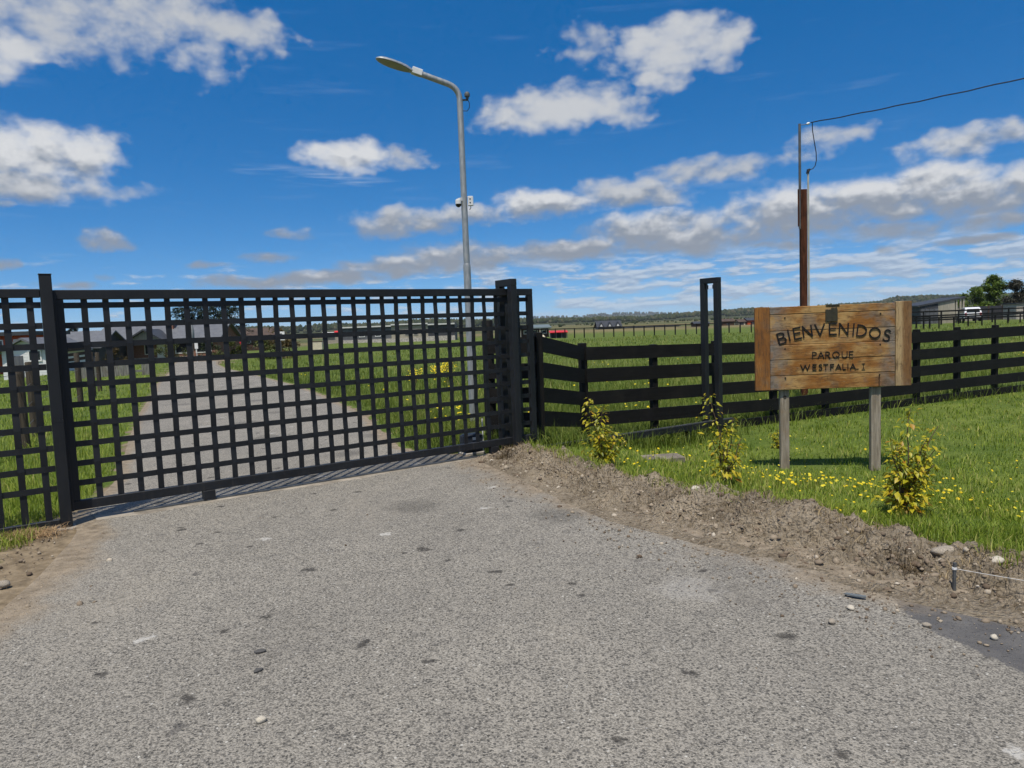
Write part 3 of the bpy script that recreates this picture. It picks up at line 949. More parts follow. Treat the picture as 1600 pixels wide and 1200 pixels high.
def blades(name, P, h, w, mat, tint, lean=0.5, parent=None):
    """Grass: one bent blade (3 triangles) per point."""
    n = len(P)
    a = RNG.uniform(0, 2 * np.pi, n)
    d = np.stack([np.cos(a), np.sin(a), np.zeros(n)], 1)
    s = np.stack([-np.sin(a + RNG.normal(0, .5, n)), np.cos(a), np.zeros(n)], 1)
    ln = (np.abs(RNG.normal(0, 1, n)) * lean)[:, None]
    h, w = np.broadcast_to(h, n)[:, None], np.broadcast_to(w, n)[:, None]
    up = np.array([0, 0, 1.0])
    mid = P + up * h * 0.55 + d * h * ln * 0.3
    tip = P + up * h * (1 - 0.18 * np.minimum(ln, 1.6)) + d * h * ln
    V = np.stack([P - s * w, P + s * w, mid - s * w * 0.8, mid + s * w * 0.8, tip], 1).reshape(-1, 3)
    o = np.arange(n)[:, None] * 5
    F = np.concatenate([o + [0, 1, 3], o + [0, 3, 2], o + [2, 3, 4]], 0)
    t = np.repeat(np.clip(tint, 0, 1), 5)
    return np_mesh(name, V, F, mat, {'tint': t})


def scatter(n, x0, x1, y0, y1, keep, power=0.0):
    """Points in a rectangle that pass keep(x, y); power > 0 puts more of them near y0."""
    out = []
    tot = 0
    while tot < n:
        m = n * 2
        x = RNG.uniform(x0, x1, m)
        u = RNG.uniform(0, 1, m)
        y = y0 + (y1 - y0) * u if power == 0 else y0 * (y1 / y0) ** u
        k = keep(x, y)
        out.append(np.stack([x[k], y[k]], 1))
        tot += k.sum()
    return np.concatenate(out)[:n]


def fan(n, y0, y1, left, right, keep):
    """Points spread over the strip left(y)..right(y); denser near y0 so that the cover looks even from the gate."""
    out, tot = [], 0
    while tot < n:
        u = RNG.uniform(0, 1, n)
        y = 1.0 / (1.0 / y0 + (1.0 / y1 - 1.0 / y0) * u)
        l, r = left(y), right(y)
        x = l + (r - l) * RNG.uniform(0, 1, n)
        k = keep(x, y)
        out.append(np.stack([x[k], y[k]], 1))
        tot += k.sum()
    return np.concatenate(out)[:n]


def vnoise(P, s):
    return np.array([mnoise.noise((p[0] * s, p[1] * s, 1.3)) for p in P])


def build_grass():
    # mown lawn between the bank and the board fence
    def on_lawn(x, y):
        return (x > bank_x(y) + 0.0) & (beyond_fence(x, y) < -0.05) & (x * GN.x + y * GN.y < 7.9)
    P = fan(105000, 2.6, 17.0, lambda y: bank_x(np.minimum(y, 8.5)), lambda y: 0.92 * y + 1.0, on_lawn)
    z = zg(P[:, 0], P[:, 1]) - 0.005
    cl = vnoise(P, 2.2)
    c2 = vnoise(P, 0.6)
    h = np.clip(RNG.normal(0.054, 0.020, len(P)) * (1 + 0.8 * cl), 0.015, 0.15)
    edge = np.exp(-np.clip(P[:, 0] - bank_x(P[:, 1]), 0, 9) / 0.25)
    h *= 1 + 0.6 * edge
    tint = RNG.normal(0.45, 0.21, len(P)) + 0.22 * cl + 0.25 * c2
    dry = RNG.uniform(0, 1, len(P)) < 0.04
    tint[dry] = 0.95
    w = RNG.uniform(0.0020, 0.0044, len(P)) * np.maximum(1, P[:, 1] / 6.5)
    stuff(link(blades('lawn_grass', np.column_stack([P, z]), h, w, M['grass'], tint, 0.55), 'lawn_grass'),
          'short green lawn between the dirt bank and the black fence', 'grass')

    # rank growth along the foot of the fence and round the portal track
    t = RNG.uniform(-0.3, 15, 9000)
    off = RNG.normal(0.12, 0.16, len(t))
    x = FENCE_C[0] + FENCE_D.x * t - FENCE_D.y * off
    y = FENCE_C[1] + FENCE_D.y * t + FENCE_D.x * off
    k = RNG.uniform(0, 1, len(t)) < np.clip(0.45 + 0.8 * np.array([mnoise.noise((q * 1.1, 5, 0)) for q in t]), 0.05, 1)
    x, y = x[k], y[k]
    P2 = np.column_stack([x, y, zg(x, y)])
    s = RNG.uniform(5.2, 9.4, 2600)
    n = 7.2 + RNG.normal(0.05, 0.2, len(s))
    x, y = s * GU.x + n * GN.x, s * GU.y + n * GN.y
    P2 = np.concatenate([P2, np.column_stack([x, y, zg(x, y)])])
    h = np.clip(RNG.normal(0.19, 0.08, len(P2)), 0.05, 0.45)
    stuff(link(blades('fence_grass', P2, h, 0.0042, M['meadow'], RNG.normal(0.35, 0.2, len(P2)), 0.8), 'fence_grass'),
          'long uncut grass along the foot of the black fence', 'grass')

    # meadow beyond the fence and the gate
    def in_meadow(x, y):
        return (x > lane_right(y) + 0.10) & ((beyond_fence(x, y) > 0.05) | (x < 0.9)) & (x * GN.x + y * GN.y > 7.45)
    P = fan(120000, 8.9, 75.0, lambda y: lane_right(np.minimum(y, 47)), lambda y: 0.85 * y + 1, in_meadow)
    z = zg(P[:, 0], P[:, 1])
    cl, c2 = vnoise(P, 0.9), vnoise(P, 0.22)
    k = np.maximum(1, P[:, 1] / 13)
    h = np.clip(RNG.normal(0.17, 0.055, len(P)) * (1 + 0.6 * cl), 0.04, 0.5)
    h *= sstep(-0.05, 0.8, P[:, 0] - lane_right(P[:, 1])) * 0.75 + 0.25
    tint = RNG.normal(0.42, 0.19, len(P)) + 0.25 * cl + 0.35 * c2
    stuff(link(blades('meadow_grass', np.column_stack([P, z]), h, 0.0036 * k, M['meadow'], tint, 0.6), 'meadow_grass'),
          'tall meadow grass behind the gate and the black fence', 'grass')

    # verge on the other side of the lane
    def in_verge(x, y):
        return (x < lane_left(y) - 0.08) & (x * GN.x + y * GN.y > 7.15)
    P = fan(52000, 5.2, 60.0, lambda y: -0.80 * y - 3.0, lambda y: lane_left(np.minimum(y, 47)), in_verge)
    z = zg(P[:, 0], P[:, 1])
    cl = vnoise(P, 0.8)
    k = np.maximum(1, P[:, 1] / 10)
    h = np.clip(RNG.normal(0.085, 0.03, len(P)) * (1 + 0.7 * cl), 0.03, 0.3)
    stuff(link(blades('verge_grass', np.column_stack([P, z]), h, 0.0034 * k, M['grass'], RNG.normal(0.5, 0.17, len(P)) + 0.25 * cl, 0.55), 'verge_grass'),
          'bright short grass on the verge behind the lattice panel', 'grass')

    # rough grass before the lattice panel, at the corner of the apron
    def rough(x, y):
        return (x < road_left(y) - 0.30) & (x * GN.x + y * GN.y < 7.2)
    P = scatter(9000, -7.0, -3.2, 4.3, 6.1, rough)
    keep = vnoise(P, 2.0) + 0.9 * np.clip((road_left(P[:, 1]) - P[:, 0] - 0.5) / 0.5 + (P[:, 1] - 5.3) * 1.5, -0.8, 1) > 0.0
    P = P[keep]
    h = np.clip(RNG.normal(0.075, 0.03, len(P)), 0.03, 0.2)
    stuff(link(blades('corner_grass', np.column_stack([P, zg(P[:, 0], P[:, 1])]), h, 0.003, M['grass'], RNG.normal(0.5, 0.25, len(P)), 0.8), 'corner_grass'),
          'patchy grass in the dirt before the lattice panel', 'grass')
    P = np.column_stack([RNG.normal(-3.93, 0.14, 900), RNG.normal(5.72, 0.085, 900)])
    P2 = np.column_stack([RNG.normal(-4.30, 0.16, 700), RNG.normal(5.45, 0.08, 700)])
    P = np.concatenate([P, P2])
    z = zg(P[:, 0], P[:, 1]) + RNG.uniform(0, 0.045, len(P))
    stuff(link(blades('straw_mulch', np.column_stack([P, z]), 0.035, 0.0022, M['mulch'], RNG.uniform(0, 1, len(P)), 2.2), 'straw_mulch'),
          'heap of orange brown dry straw at the foot of the tall end post', 'straw')

    # dead roots and dry stalks hanging from the cut turf of the bank
    idx = RNG.integers(25, NB - 50, 9000)
    jj = np.clip(RNG.normal(0.49, 0.06, len(idx)), 0.2, 1.0)
    m = np.array([fbm(BANK_P[i, 44, 0] * 0.7, BANK_P[i, 44, 1], 1.0) for i in idx])
    k = RNG.uniform(0, 1, len(idx)) < np.clip(0.25 + 1.3 * m, 0.02, 0.9)
    jv = ((jj[k] - BV[0]) / (BV[-1] - BV[0]) * (NV - 1)).astype(int)
    P = BANK_P[idx[k], jv]
    stuff(link(blades('dead_roots', P, RNG.uniform(0.02, 0.065, len(P)), 0.0021, M['straw'], RNG.normal(0.15, 0.2, len(P)), 1.3), 'dead_roots'),
          'dark dead roots along the cut edge of the dirt bank', 'roots')
    idx = RNG.integers(12, NB - 10, 4200)
    jv = ((np.clip(RNG.normal(0.72, 0.14, len(idx)), 0.5, 1.1) - BV[0]) / (BV[-1] - BV[0]) * (NV - 1)).astype(int)
    P = BANK_P[idx, jv]
    P = P[vnoise(P, 2.3) > 0.05]
    stuff(link(blades('dry_grass', P, RNG.uniform(0.015, 0.06, len(P)), 0.0019, M['straw'], RNG.normal(0.72, 0.2, len(P)), 1.6), 'dry_grass'),
          'pale dry grass wisps on the crest of the dirt bank', 'grass')
    # thin green sprouts over the back of the bank
    idx = RNG.integers(6, NB - 1, 5200)
    jv = np.clip(RNG.normal(0.93, 0.12, len(idx)), 0.70, 1.3)
    jv = ((jv - BV[0]) / (BV[-1] - BV[0]) * (NV - 1)).astype(int)
    P = BANK_P[idx, jv]
    k = vnoise(P, 1.7) > 0.0
    P = P[k]
    stuff(link(blades('bank_grass', P, RNG.uniform(0.03, 0.10, len(P)), 0.0026, M['grass'], RNG.normal(0.5, 0.25, len(P)), 0.8), 'bank_grass'),
          'sparse grass growing over the back of the dirt bank', 'grass')

    # dandelions
    a = RNG.uniform(0, 1, 120)
    band = np.column_stack([2.2 + 1.9 * a + RNG.normal(0, 0.2, 120), 7.05 - 0.25 * a + RNG.normal(0, 0.42, 120)])
    sp = fan(190, 5.2, 10.5, lambda y: bank_x(np.minimum(y, 8.4)) + 0.15, lambda y: 0.80 * y, on_lawn)
    fl = np.concatenate([band, sp])
    build_flowers('dandelions', fl, 0.058, 0.008, 0.017, 'yellow dandelions scattered over the lawn before the sign')
    md = fan(420, 10.2, 30.0, lambda y: lane_right(y) + 0.5, lambda y: 0.8 * y, in_meadow)
    md = md[vnoise(md, 0.35) > -0.02]
    build_flowers('meadow_flowers', md, 0.26, 0.015, 0.03, 'small yellow flowers in the tall meadow grass')


def build_flowers(name, P, z0, r0, r1, label):
    V, F, T_ = [], [], []
    for x, y in P:
        r = random.uniform(r0, r1)
        h = z0 * random.uniform(0.7, 1.4)
        c = Vector((x, y, z1(x, y) + h))
        tilt = Vector((random.uniform(-.5, .5), random.uniform(-.9, .1), 1)).normalized()
        a = tilt.orthogonal().normalized()
        b = tilt.cross(a)
        o = len(V)
        V.append(c + tilt * r * 0.45)
        for k in range(8):
            t = k * math.pi / 4
            rr = r * random.uniform(0.8, 1.1)
            V.append(c + (a * math.cos(t) + b * math.sin(t)) * rr)
        F += [(o, o + 1 + k, o + 1 + (k + 1) % 8) for k in range(8)]
        T_ += [random.random()] * 9
    stuff(link(np_mesh(name, np.array(V), np.array(F), M['petal'], {'tint': np.array(T_)}), name), label, 'flowers')


# unit stone: a lumpy icosphere
def stone_mesh(name, mat, seed, sub=2, amp=0.28):
    bm = bmesh.new()
    bmesh.ops.create_icosphere(bm, subdivisions=sub, radius=1.0)
    for v in bm.verts:
        n = mnoise.noise(v.co * 1.1 + Vector((seed * 3.1, seed, 0)))
        n2 = mnoise.noise(v.co * 2.7 + Vector((seed, seed * 1.7, 4)))
        v.co *= 1 + amp * n + 0.10 * n2
    me = bpy.data.meshes.new(name)
    bm.to_mesh(me)
    bm.free()
    me.materials.append(mat)
    if sub > 1:
        me.polygons.foreach_set('use_smooth', [True] * len(me.polygons))
    return me


def build_gravel():
    bm = bmesh.new()
    bmesh.ops.create_icosphere(bm, subdivisions=1, radius=1.0)
    bv = np.array([v.co[:] for v in bm.verts])
    bf = np.array([[v.index for v in f.verts] for f in bm.faces])
    bm.free()
    pts, rad = [], []
    for _ in range(5200):                                   # in the bank
        i, j = RNG.integers(4, NB), int(RNG.triangular(11, 32, 70))
        p = BANK_P[i, min(j, NV - 1)] + RNG.normal(0, 0.006, 3) - [0, 0, 0.004]
        pts.append(p)
        rad.append(min(0.027, 0.0062 * math.exp(RNG.normal(0, 0.62))))
    for _ in range(900):                                    # washed out on the asphalt edge
        i = RNG.integers(4, NB - 30)
        q = BANK_P[i, 15]
        g = BANK_P[i, 58] - BANK_P[i, 15]
        g = g / max(1e-3, np.linalg.norm(g))
        p = q - g * abs(RNG.normal(0, 0.28))
        pts.append(np.array([p[0], p[1], 0.012]))
        rad.append(min(0.018, 0.0045 * math.exp(RNG.normal(0, 0.5))))
    for _ in range(150):                                    # strays on the apron
        x, y = RNG.uniform(-2.8, 3), RNG.uniform(2.2, 7.5)
        if x < float(road_right(y)):
            pts.append(np.array([x, y, 0.010]))
            rad.append(min(0.010, 0.0028 * math.exp(RNG.normal(0, 0.5))))
    for _ in range(260):                                    # dirt at the other corner
        y = RNG.uniform(3.6, 5.9)
        x = float(road_left(y)) + RNG.normal(-0.25, 0.3)
        pts.append(np.array([x, y, 0.012]))
        rad.append(min(0.028, 0.005 * math.exp(RNG.normal(0, 0.65))))
    n = len(pts)
    pts, rad = np.array(pts), np.array(rad)
    sc = rad[:, None] * RNG.uniform(0.6, 1.4, (n, 3)) * [1, 1, 0.75]
    jit = 1 + RNG.uniform(-0.28, 0.28, (n, len(bv), 1)) * RNG.uniform(0.8, 1.2, (n, len(bv), 1))
    ang = RNG.uniform(0, 6.28, n)
    V = bv[None] * jit * sc[:, None, :]
    c, s = np.cos(ang)[:, None], np.sin(ang)[:, None]
    V = np.stack([V[..., 0] * c - V[..., 1] * s, V[..., 0] * s + V[..., 1] * c, V[..., 2]], -1) + pts[:, None, :]
    F = (bf[None] + (np.arange(n) * len(bv))[:, None, None]).reshape(-1, 3)
    tint = np.repeat(np.clip(RNG.normal(0.38, 0.30, n), 0, 1), len(bv))
    stuff(link(np_mesh('gravel', V.reshape(-1, 3), F, M['gravel'], {'tint': tint}), 'gravel'),
          'loose gravel and small clods on the dirt bank', 'gravel')


# ------------------------------------------------------------------ far country
def tree_blobs(name, P, H, mat, tint, parent=None):
    """Far trees: small lumpy crowns, one per point."""
    bm = bmesh.new()
    bmesh.ops.create_icosphere(bm, subdivisions=1, radius=1.0)
    bv = np.array([v.co[:] for v in bm.verts])
    bf = np.array([[v.index for v in f.verts] for f in bm.faces])
    bm.free()
    n = len(P)
    jit = 1 + RNG.uniform(-0.3, 0.3, (n, len(bv), 1))
    sc = np.stack([H * RNG.uniform(.32, .6, n), H * RNG.uniform(.32, .6, n), H * 0.55], 1)
    V = bv[None] * jit * sc[:, None, :] + (P + np.stack([0 * H, 0 * H, 0.42 * H], 1))[:, None, :]
    F = (bf[None] + (np.arange(n) * len(bv))[:, None, None]).reshape(-1, 3)
    return np_mesh(name, V.reshape(-1, 3), F, mat, {'tint': np.repeat(np.clip(tint, 0, 1), len(bv))})


def ridge(name, D, prof, label, trees, hmin, hmax, seed):
    """A wooded rise at distance D; prof: (bearing tangent, height of crest above eye as a tangent)."""
    bx = np.array([p[0] for p in prof])
    bh = np.array([p[1] for p in prof])
    t = np.linspace(bx[0], bx[-1], 260)
    crest = EYE + D * np.interp(t, bx, bh)
    crest += np.array([mnoise.noise((q * 14, seed, 0)) * 0.0016 + mnoise.noise((q * 45, seed, 5)) * 0.0007 for q in t]) * D
    rows = []
    for f, k in ((0.72, -0.02), (0.80, 0.18), (0.90, 0.62), (1.0, 1.0), (1.12, 0.8), (1.3, -0.1)):
        rows.append(np.stack([t * D * f, np.full_like(t, D * f), np.maximum(crest * k, -1.0 if k < 0 else -0.3)], 1))
    me = np_mesh(name, np.concatenate(rows), grid_faces(6, len(t)), M['forest'], {'tint': np.full(6 * len(t), 0.55)}, smooth=True)
    structure(link(me, name))
    u = RNG.uniform(bx[0], bx[-1], trees)
    f = RNG.choice([1.0, 0.98, 0.95, 0.91, 0.87, 0.82], trees, p=[.34, .2, .16, .12, .1, .08])
    zc = np.interp(u, t, crest)
    z = zc * np.interp(f, [0.72, 0.80, 0.90, 1.0], [-0.02, 0.18, 0.62, 1.0]) - 0.6
    P = np.stack([u * D * f, D * f, z], 1)
    keep = np.array([mnoise.noise((q * 9, w * 30, seed)) for q, w in zip(u, f)]) > -0.32
    P = P[keep]
    H = RNG.uniform(hmin, hmax, len(P))
    stuff(link(tree_blobs('forest', P, H, M['forest'], RNG.normal(0.4, 0.28, len(P))), 'forest'), label, 'forest')


def px(x):
    return (x - 800) / 1130.0


def build_far():
    k = 1 / 1130.0
    ridge('hills', 5200, [(px(-500), 9 * k), (px(100), 10 * k), (px(560), 7 * k), (px(760), 8 * k), (px(880), 10 * k), (px(960), 12 * k), (px(1060), 9 * k), (px(1200), 8 * k), (px(1500), 9 * k), (px(2100), 9 * k)],
          'blue distant wooded hills on the skyline beyond the far paddock', 3000, 10, 18, 1)
    ridge('hills', 1500, [(px(960), 1 * k), (px(1040), 5 * k), (px(1180), 9 * k), (px(1300), 10 * k), (px(1375), 12 * k), (px(1400), 18 * k), (px(1440), 19 * k), (px(1500), 18 * k), (px(1600), 17 * k), (px(1800), 15 * k), (px(2200), 13 * k)],
          'wooded rise on the skyline above the welcome sign', 6500, 3.5, 8, 2)
    ridge('hills', 1250, [(px(-500), 10 * k), (px(-100), 11 * k), (px(140), 11 * k), (px(330), 9 * k), (px(480), 9 * k), (px(560), 8 * k), (px(660), 10 * k), (px(740), 8 * k), (px(830), 5 * k), (px(930), 4 * k), (px(1000), 2 * k)],
          'wooded skyline seen through the lattice gate', 7000, 3.5, 8, 3)
    n = 3200
    y = RNG.uniform(330, 1000, n)
    x = RNG.uniform(-0.75, 0.95, n) * y
    P = np.stack([x, y, np.zeros(n) - 0.5], 1)
    row = np.array([mnoise.noise((a * 0.004, b * 0.03, 2)) for a, b in zip(x, y)]) > 0.16
    P = P[row]
    H = RNG.uniform(1.0, 2.6, len(P))
    stuff(link(tree_blobs('hedgerows', P, H, M['forest'], RNG.normal(0.35, 0.28, len(P))), 'hedgerows'),
          'dark hedgerows and scrub across the far fields', 'hedgerow')


build_ground()
build_road()
build_bank()
build_grass()
build_gravel()
build_far()

# ================================================================== gate, posts and track
ROW_Z0, ROW_D, NROW = 0.344, 0.169, 10          # lattice rows (height of the lowest, pitch, number)
COL_D = 0.1632
BARW, BART, WEAVE = 0.050, 0.005, 0.0058


def strip_mesh(name, pts, axis):
    """Flat bar following pts; axis 'z': upright bar, 'x': level bar. Width BARW, thickness BART."""
    vs, fs = [], []
    for (t, y) in pts:
        for a, b in ((-1, -1), (1, -1), (1, 1), (-1, 1)):
            if axis == 'z':
                vs.append((a * BARW / 2, y + b * BART / 2, t))
            else:
                vs.append((t, y + b * BART / 2, a * BARW / 2))
    n = len(pts)
    for i in range(n - 1):
        for k in range(4):
            j = (k + 1) % 4
            fs.append((i * 4 + k, i * 4 + j, i * 4 + 4 + j, i * 4 + 4 + k))
    fs += [(3, 2, 1, 0), tuple(range(n * 4 - 4, n * 4))]
    return MB().add(vs, fs).mesh(name, M['steel'])


def lattice(parent, x0, x1, first, ncol, zlo, zhi):
    """Woven flat bars: each upright passes in front of one level bar and behind the next."""
    ups = []
    for ph in (0, 1):
        pts = [(zlo, 0.0)] + [(ROW_Z0 + ROW_D * j, WEAVE * (-1) ** (j + ph)) for j in range(NROW)] + [(zhi, 0.0)]
        ups.append(strip_mesh('slat', pts, 'z'))
    lev = []
    for ph in (0, 1):
        pts = [(x0, 0.0)] + [(first + COL_D * i, -WEAVE * (-1) ** (i + ph)) for i in range(ncol)] + [(x1, 0.0)]
        lev.append(strip_mesh('slat', pts, 'x'))
    for i in range(ncol):
        link(ups[i % 2], 'slat', parent, (first + COL_D * i, 0, 0))
    for j in range(NROW):
        link(lev[j % 2], 'slat', parent, (0, 0, ROW_Z0 + ROW_D * j))


def build_gate():
    L = 4.99
    g = thing('sliding_gate', 'long black woven lattice sliding gate closed across the grey drive', 'gate', gline(0.39, 7.2), TH)
    MB().box(0, L, -0.03, 0.03, 1.915, 1.995, 0.004).build('top_rail', M['steel'], g)
    MB().box(0, L, -0.03, 0.03, 0.115, 0.195, 0.004).build('bottom_rail', M['steel'], g)
    MB().box(0.0, 0.06, -0.0285, 0.0285, 0.196, 1.914, 0.003).build('stile', M['steel'], g)
    MB().box(L - 0.072, L, -0.0285, 0.0285, 0.196, 1.914, 0.003).build('stile', M['steel'], g)
    lattice(g, 0.061, L - 0.073, 0.21, 29, 0.196, 1.914)
    for x in (1.10, 4.35):
        r = MB().box(x - 0.055, x + 0.055, -0.034, 0.034, 0.03, 0.114, 0.004).build('roller_housing', M['steel'], g)
        MB().tube([(x, -0.03, 0.045), (x, 0.03, 0.045)], 0.034, 14).build('wheel', M['dull_pipe'], r, 'auto')


def build_end_post():
    p = thing('end_post', 'tall square black steel post where the gate closes', 'post', gline(0.328, 7.065), TH)
    MB().box(-0.043, 0.043, -0.043, 0.043, -0.1, 2.11, 0.004).build('column', M['steel'], p)
    MB().box(-0.0465, 0.0465, -0.0465, 0.0465, 2.1105, 2.118, 0.002).build('cap', M['steel'], p)
    MB().box(-0.0445, 0.0445, -0.0455, -0.0435, 0.90, 0.918).build('weld_seam', M['steel'], p)
    MB().box(0.046, 0.066, 0.045, 0.20, 0.12, 1.99, 0.003).build('stop_plate', M['steel'], p)
    MB().box(-0.075, 0.075, -0.075, 0.075, -0.06, 0.014, 0.01).build('footing', M['concrete'], p)


def build_side_panel():
    L = 2.0
    g = thing('lattice_panel', 'fixed black woven lattice panel beside the tall end post', 'fence panel', gline(0.328 - 0.045 - L, 7.065), TH)
    MB().box(0, L, -0.025, 0.025, 1.925, 1.995, 0.004).build('top_rail', M['steel'], g)
    MB().box(0, L, -0.025, 0.025, 0.045, 0.085, 0.003).build('bottom_rail', M['steel'], g)
    MB().box(0, 0.04, -0.024, 0.024, 0.086, 1.924, 0.003).build('stile', M['steel'], g)
    lattice(g, 0.041, L, 0.13, 12, 0.086, 1.924)


def build_portal(s, z0, ztop, label):
    g = thing('guide_frame', label, 'gate frame', gline(s, 7.2, z0), TH)
    h = ztop - z0
    for y in (-0.125, 0.125):
        MB().box(-0.0425, 0.0425, y - 0.0425, y + 0.0425, -0.15, h - 0.0825, 0.004).build('post', M['steel'], g)
    MB().box(-0.0427, 0.0427, -0.1677, 0.1677, h - 0.082, h, 0.004).build('crossbar', M['steel'], g)
    for y in (-0.058, 0.058):
        r = MB().tube([(0, y, h - 0.165), (0, y, h - 0.105)], 0.017, 12).build('guide_roller', M['dull_pipe'], g, 'auto')
        MB().tube([(0, y, h - 0.185), (0, y, h - 0.083)], 0.006, 8).build('bolt', M['dull_pipe'], r)
    return g


def build_track():
    t = thing('track_beam', 'low black steel beam the gate slides along beside the fence', 'beam', gline(5.25, 7.2, 0.0), TH)
    a, b = (0.0, 0.0, -0.020), (3.95, 0.0, -0.055)
    MB().bar(a, b, 0.085, 0.085).build('beam', M['steel'], t)
    MB().bar((0, 0, 0.027), (3.95, 0, -0.008), 0.02, 0.012).build('running_rail', M['dull_pipe'], t)
    for x, zt in ((2.93, -0.09), (0.9, -0.072), (3.8, -0.098)):
        MB().box(x - 0.04, x + 0.04, -0.039, 0.039, -0.46, zt, 0.003).build('leg', M['steel'], t)
    c = thing('track_strip', 'pale concrete strip with a steel runner under the closed gate', 'track', gline(0.55, 7.17, 0.0), TH)
    vs, fs = [], []
    n = 60
    for i in range(n):
        x = 4.6 * i / (n - 1)
        w0 = 0.03 + 0.10 * mnoise.noise((x * 1.1, 1, 0)) + 0.05 * mnoise.noise((x * 3.7, 2, 0)) + 0.02 * mnoise.noise((x * 13, 4, 0))
        w0 = max(w0, -0.06)
        vs += [(x, -w0 - 0.03, 0.004), (x, -w0, 0.016), (x, 0.13, 0.016), (x, 0.15, 0.004)]
        if i:
            o = i * 4
            fs += [(o - 4 + k, o - 4 + k + 1, o + k + 1, o + k) for k in range(3)]
    MB().add(vs, fs).build('concrete', M['track_concrete'], c)
    MB().box(0.3, 4.55, 0.012, 0.048, 0.018, 0.032).build('runner', M['dull_pipe'], c)
    m = thing('gate_motor', 'dark gate motor housing in the grass behind the lattice gate', 'motor', gline(4.62, 7.52, -0.02), TH)
    MB().box(-0.14, 0.14, -0.10, 0.10, 0.0, 0.05, 0.01).build('base', M['concrete'], m)
    MB().box(-0.125, 0.125, -0.085, 0.085, 0.051, 0.27, 0.02).build('housing', M['motor'], m)
    MB().box(-0.03, 0.03, -0.089, -0.0855, 0.20, 0.235).build('label_plate', M['white_plastic'], m)
    r = tag(MB().tube([(0, 0, -0.1), (0, 0, 0.42)], 0.008, 6).build('marker_rod', M['white_plastic'], None, loc=gline(4.78, 7.50)),
            'thin white marker rod beside the gate motor', 'rod')


M['motor'] = plain('blue_grey_housing', (0.030, 0.036, 0.046), 0.2, 8, 0.5)
build_gate()
build_end_post()
build_side_panel()
build_portal(5.005, 0.03, 2.105, 'black twin post guide frame that the gate end passes through')
build_portal(8.735, -0.24, 2.15, 'free standing black twin post guide frame beside the welcome sign')
build_track()


# ================================================================== black board fence
def fence_run(f, pts, post_at, boards, post_h, post_w=0.10):
    """pts: ground points along the run; boards: list of (bottom, top) above ground."""
    org = f.location
    for p in post_at:
        q = Vector(p) - org
        d = MB()
        d.box(-post_w / 2, post_w / 2, -post_w / 2, post_w / 2, -0.35, post_h, 0.006)
        o = d.build('post', M['fence_post'], f, loc=q)
        o.rotation_euler = (random.uniform(-.012, .012), random.uniform(-.012, .012), math.atan2(FENCE_D.y, FENCE_D.x))
    for a, b in zip(pts[:-1], pts[1:]):
        A, B = Vector(a) - org, Vector(b) - org
        d = (B - A)
        nrm = Vector((d.y, -d.x, 0)).normalized()
        ln = d.length
        for (z0, z1_) in boards:
            za, zb = A.z + z0 + random.uniform(-.008, .008), B.z + z0 + random.uniform(-.008, .008)
            hgt = (z1_ - z0) * random.uniform(0.96, 1.03)
            off = nrm * (post_w / 2 + 0.0145)
            mb = MB()
            p0, p1 = A + off, B + off
            u = d.normalized()
            p0, p1 = p0 + u * 0.002, p1 - u * 0.002
            vs = []
            for p, zz in ((p0, za), (p1, zb)):
                for s_, h_ in ((-1, 0), (1, 0), (1, 1), (-1, 1)):
                    vs.append(((p.x + nrm.x * 0.0125 * s_), (p.y + nrm.y * 0.0125 * s_), zz + hgt * h_))
            # board frame local: build along x so the grain follows it
            c = (p0 + p1) / 2
            ang = math.atan2(u.y, u.x)
            loc = Vector((c.x, c.y, 0))
            rot = Matrix.Rotation(-ang, 3, 'Z')
            vs = [rot @ (Vector(v) - loc) for v in vs]
            mb.add(vs, [(0, 1, 2, 3), (7, 6, 5, 4), (0, 4, 5, 1), (1, 5, 6, 2), (2, 6, 7, 3), (3, 7, 4, 0)])
            o = mb.build('board', M['fence'], f, loc=loc)
            o.rotation_euler = (0, 0, ang)


BOARDS = [(1.19, 1.39), (0.865, 1.065), (0.545, 0.745), (0.225, 0.425)]


def build_board_fence():
    f = thing('board_fence', 'long black four board timber fence across the meadow behind the sign', 'fence', (FENCE_C[0], FENCE_C[1], 0))
    step = 1.255
    pts, posts = [], []
    for i in range(16):
        t = step * i
        x, y = FENCE_C[0] + FENCE_D.x * t, FENCE_C[1] + FENCE_D.y * t
        z = z1(x, y)
        posts.append((x, y, z))
    pts = posts[::3]
    fence_run(f, pts, posts, BOARDS, 1.445)
    fence_run(f, [posts[i] for i in (1, 3, 6, 9, 12, 15)], [], [(-0.03, 0.145)], 1.4)     # kick board near the ground
    g = thing('board_fence', 'short angled black board fence between the gate frame and the fence corner', 'fence', (0.33, 9.26, 0))
    a, b, c = (-0.30, 9.56, z1(-0.30, 9.56)), (0.34, 9.30, z1(0.34, 9.30) + 0.02), (FENCE_C[0] - 0.06, FENCE_C[1] - 0.05, z1(*FENCE_C))
    fence_run(g, [a, b], [], BOARDS, 1.4)
    fence_run(g, [b, c], [b], BOARDS, 1.445, 0.10)
    p = thing('timber_post', 'thick black timber post seen through the end of the lattice gate', 'post', a)
    MB().tube([(0, 0, -0.3), (0, 0, 0.6), (0.004, 0, 1.62), (0.004, 0, 1.635)], [0.082, 0.078, 0.074, 0.066], 12).build('shaft', M['fence_post'], p, 'auto')
    for z in (0.30, 0.62, 0.94, 1.27):
        MB().tube([(0, -0.06, z), (0.03, -0.092, z)], 0.006, 6).build('nail', M['dull_pipe'], p)


build_board_fence()


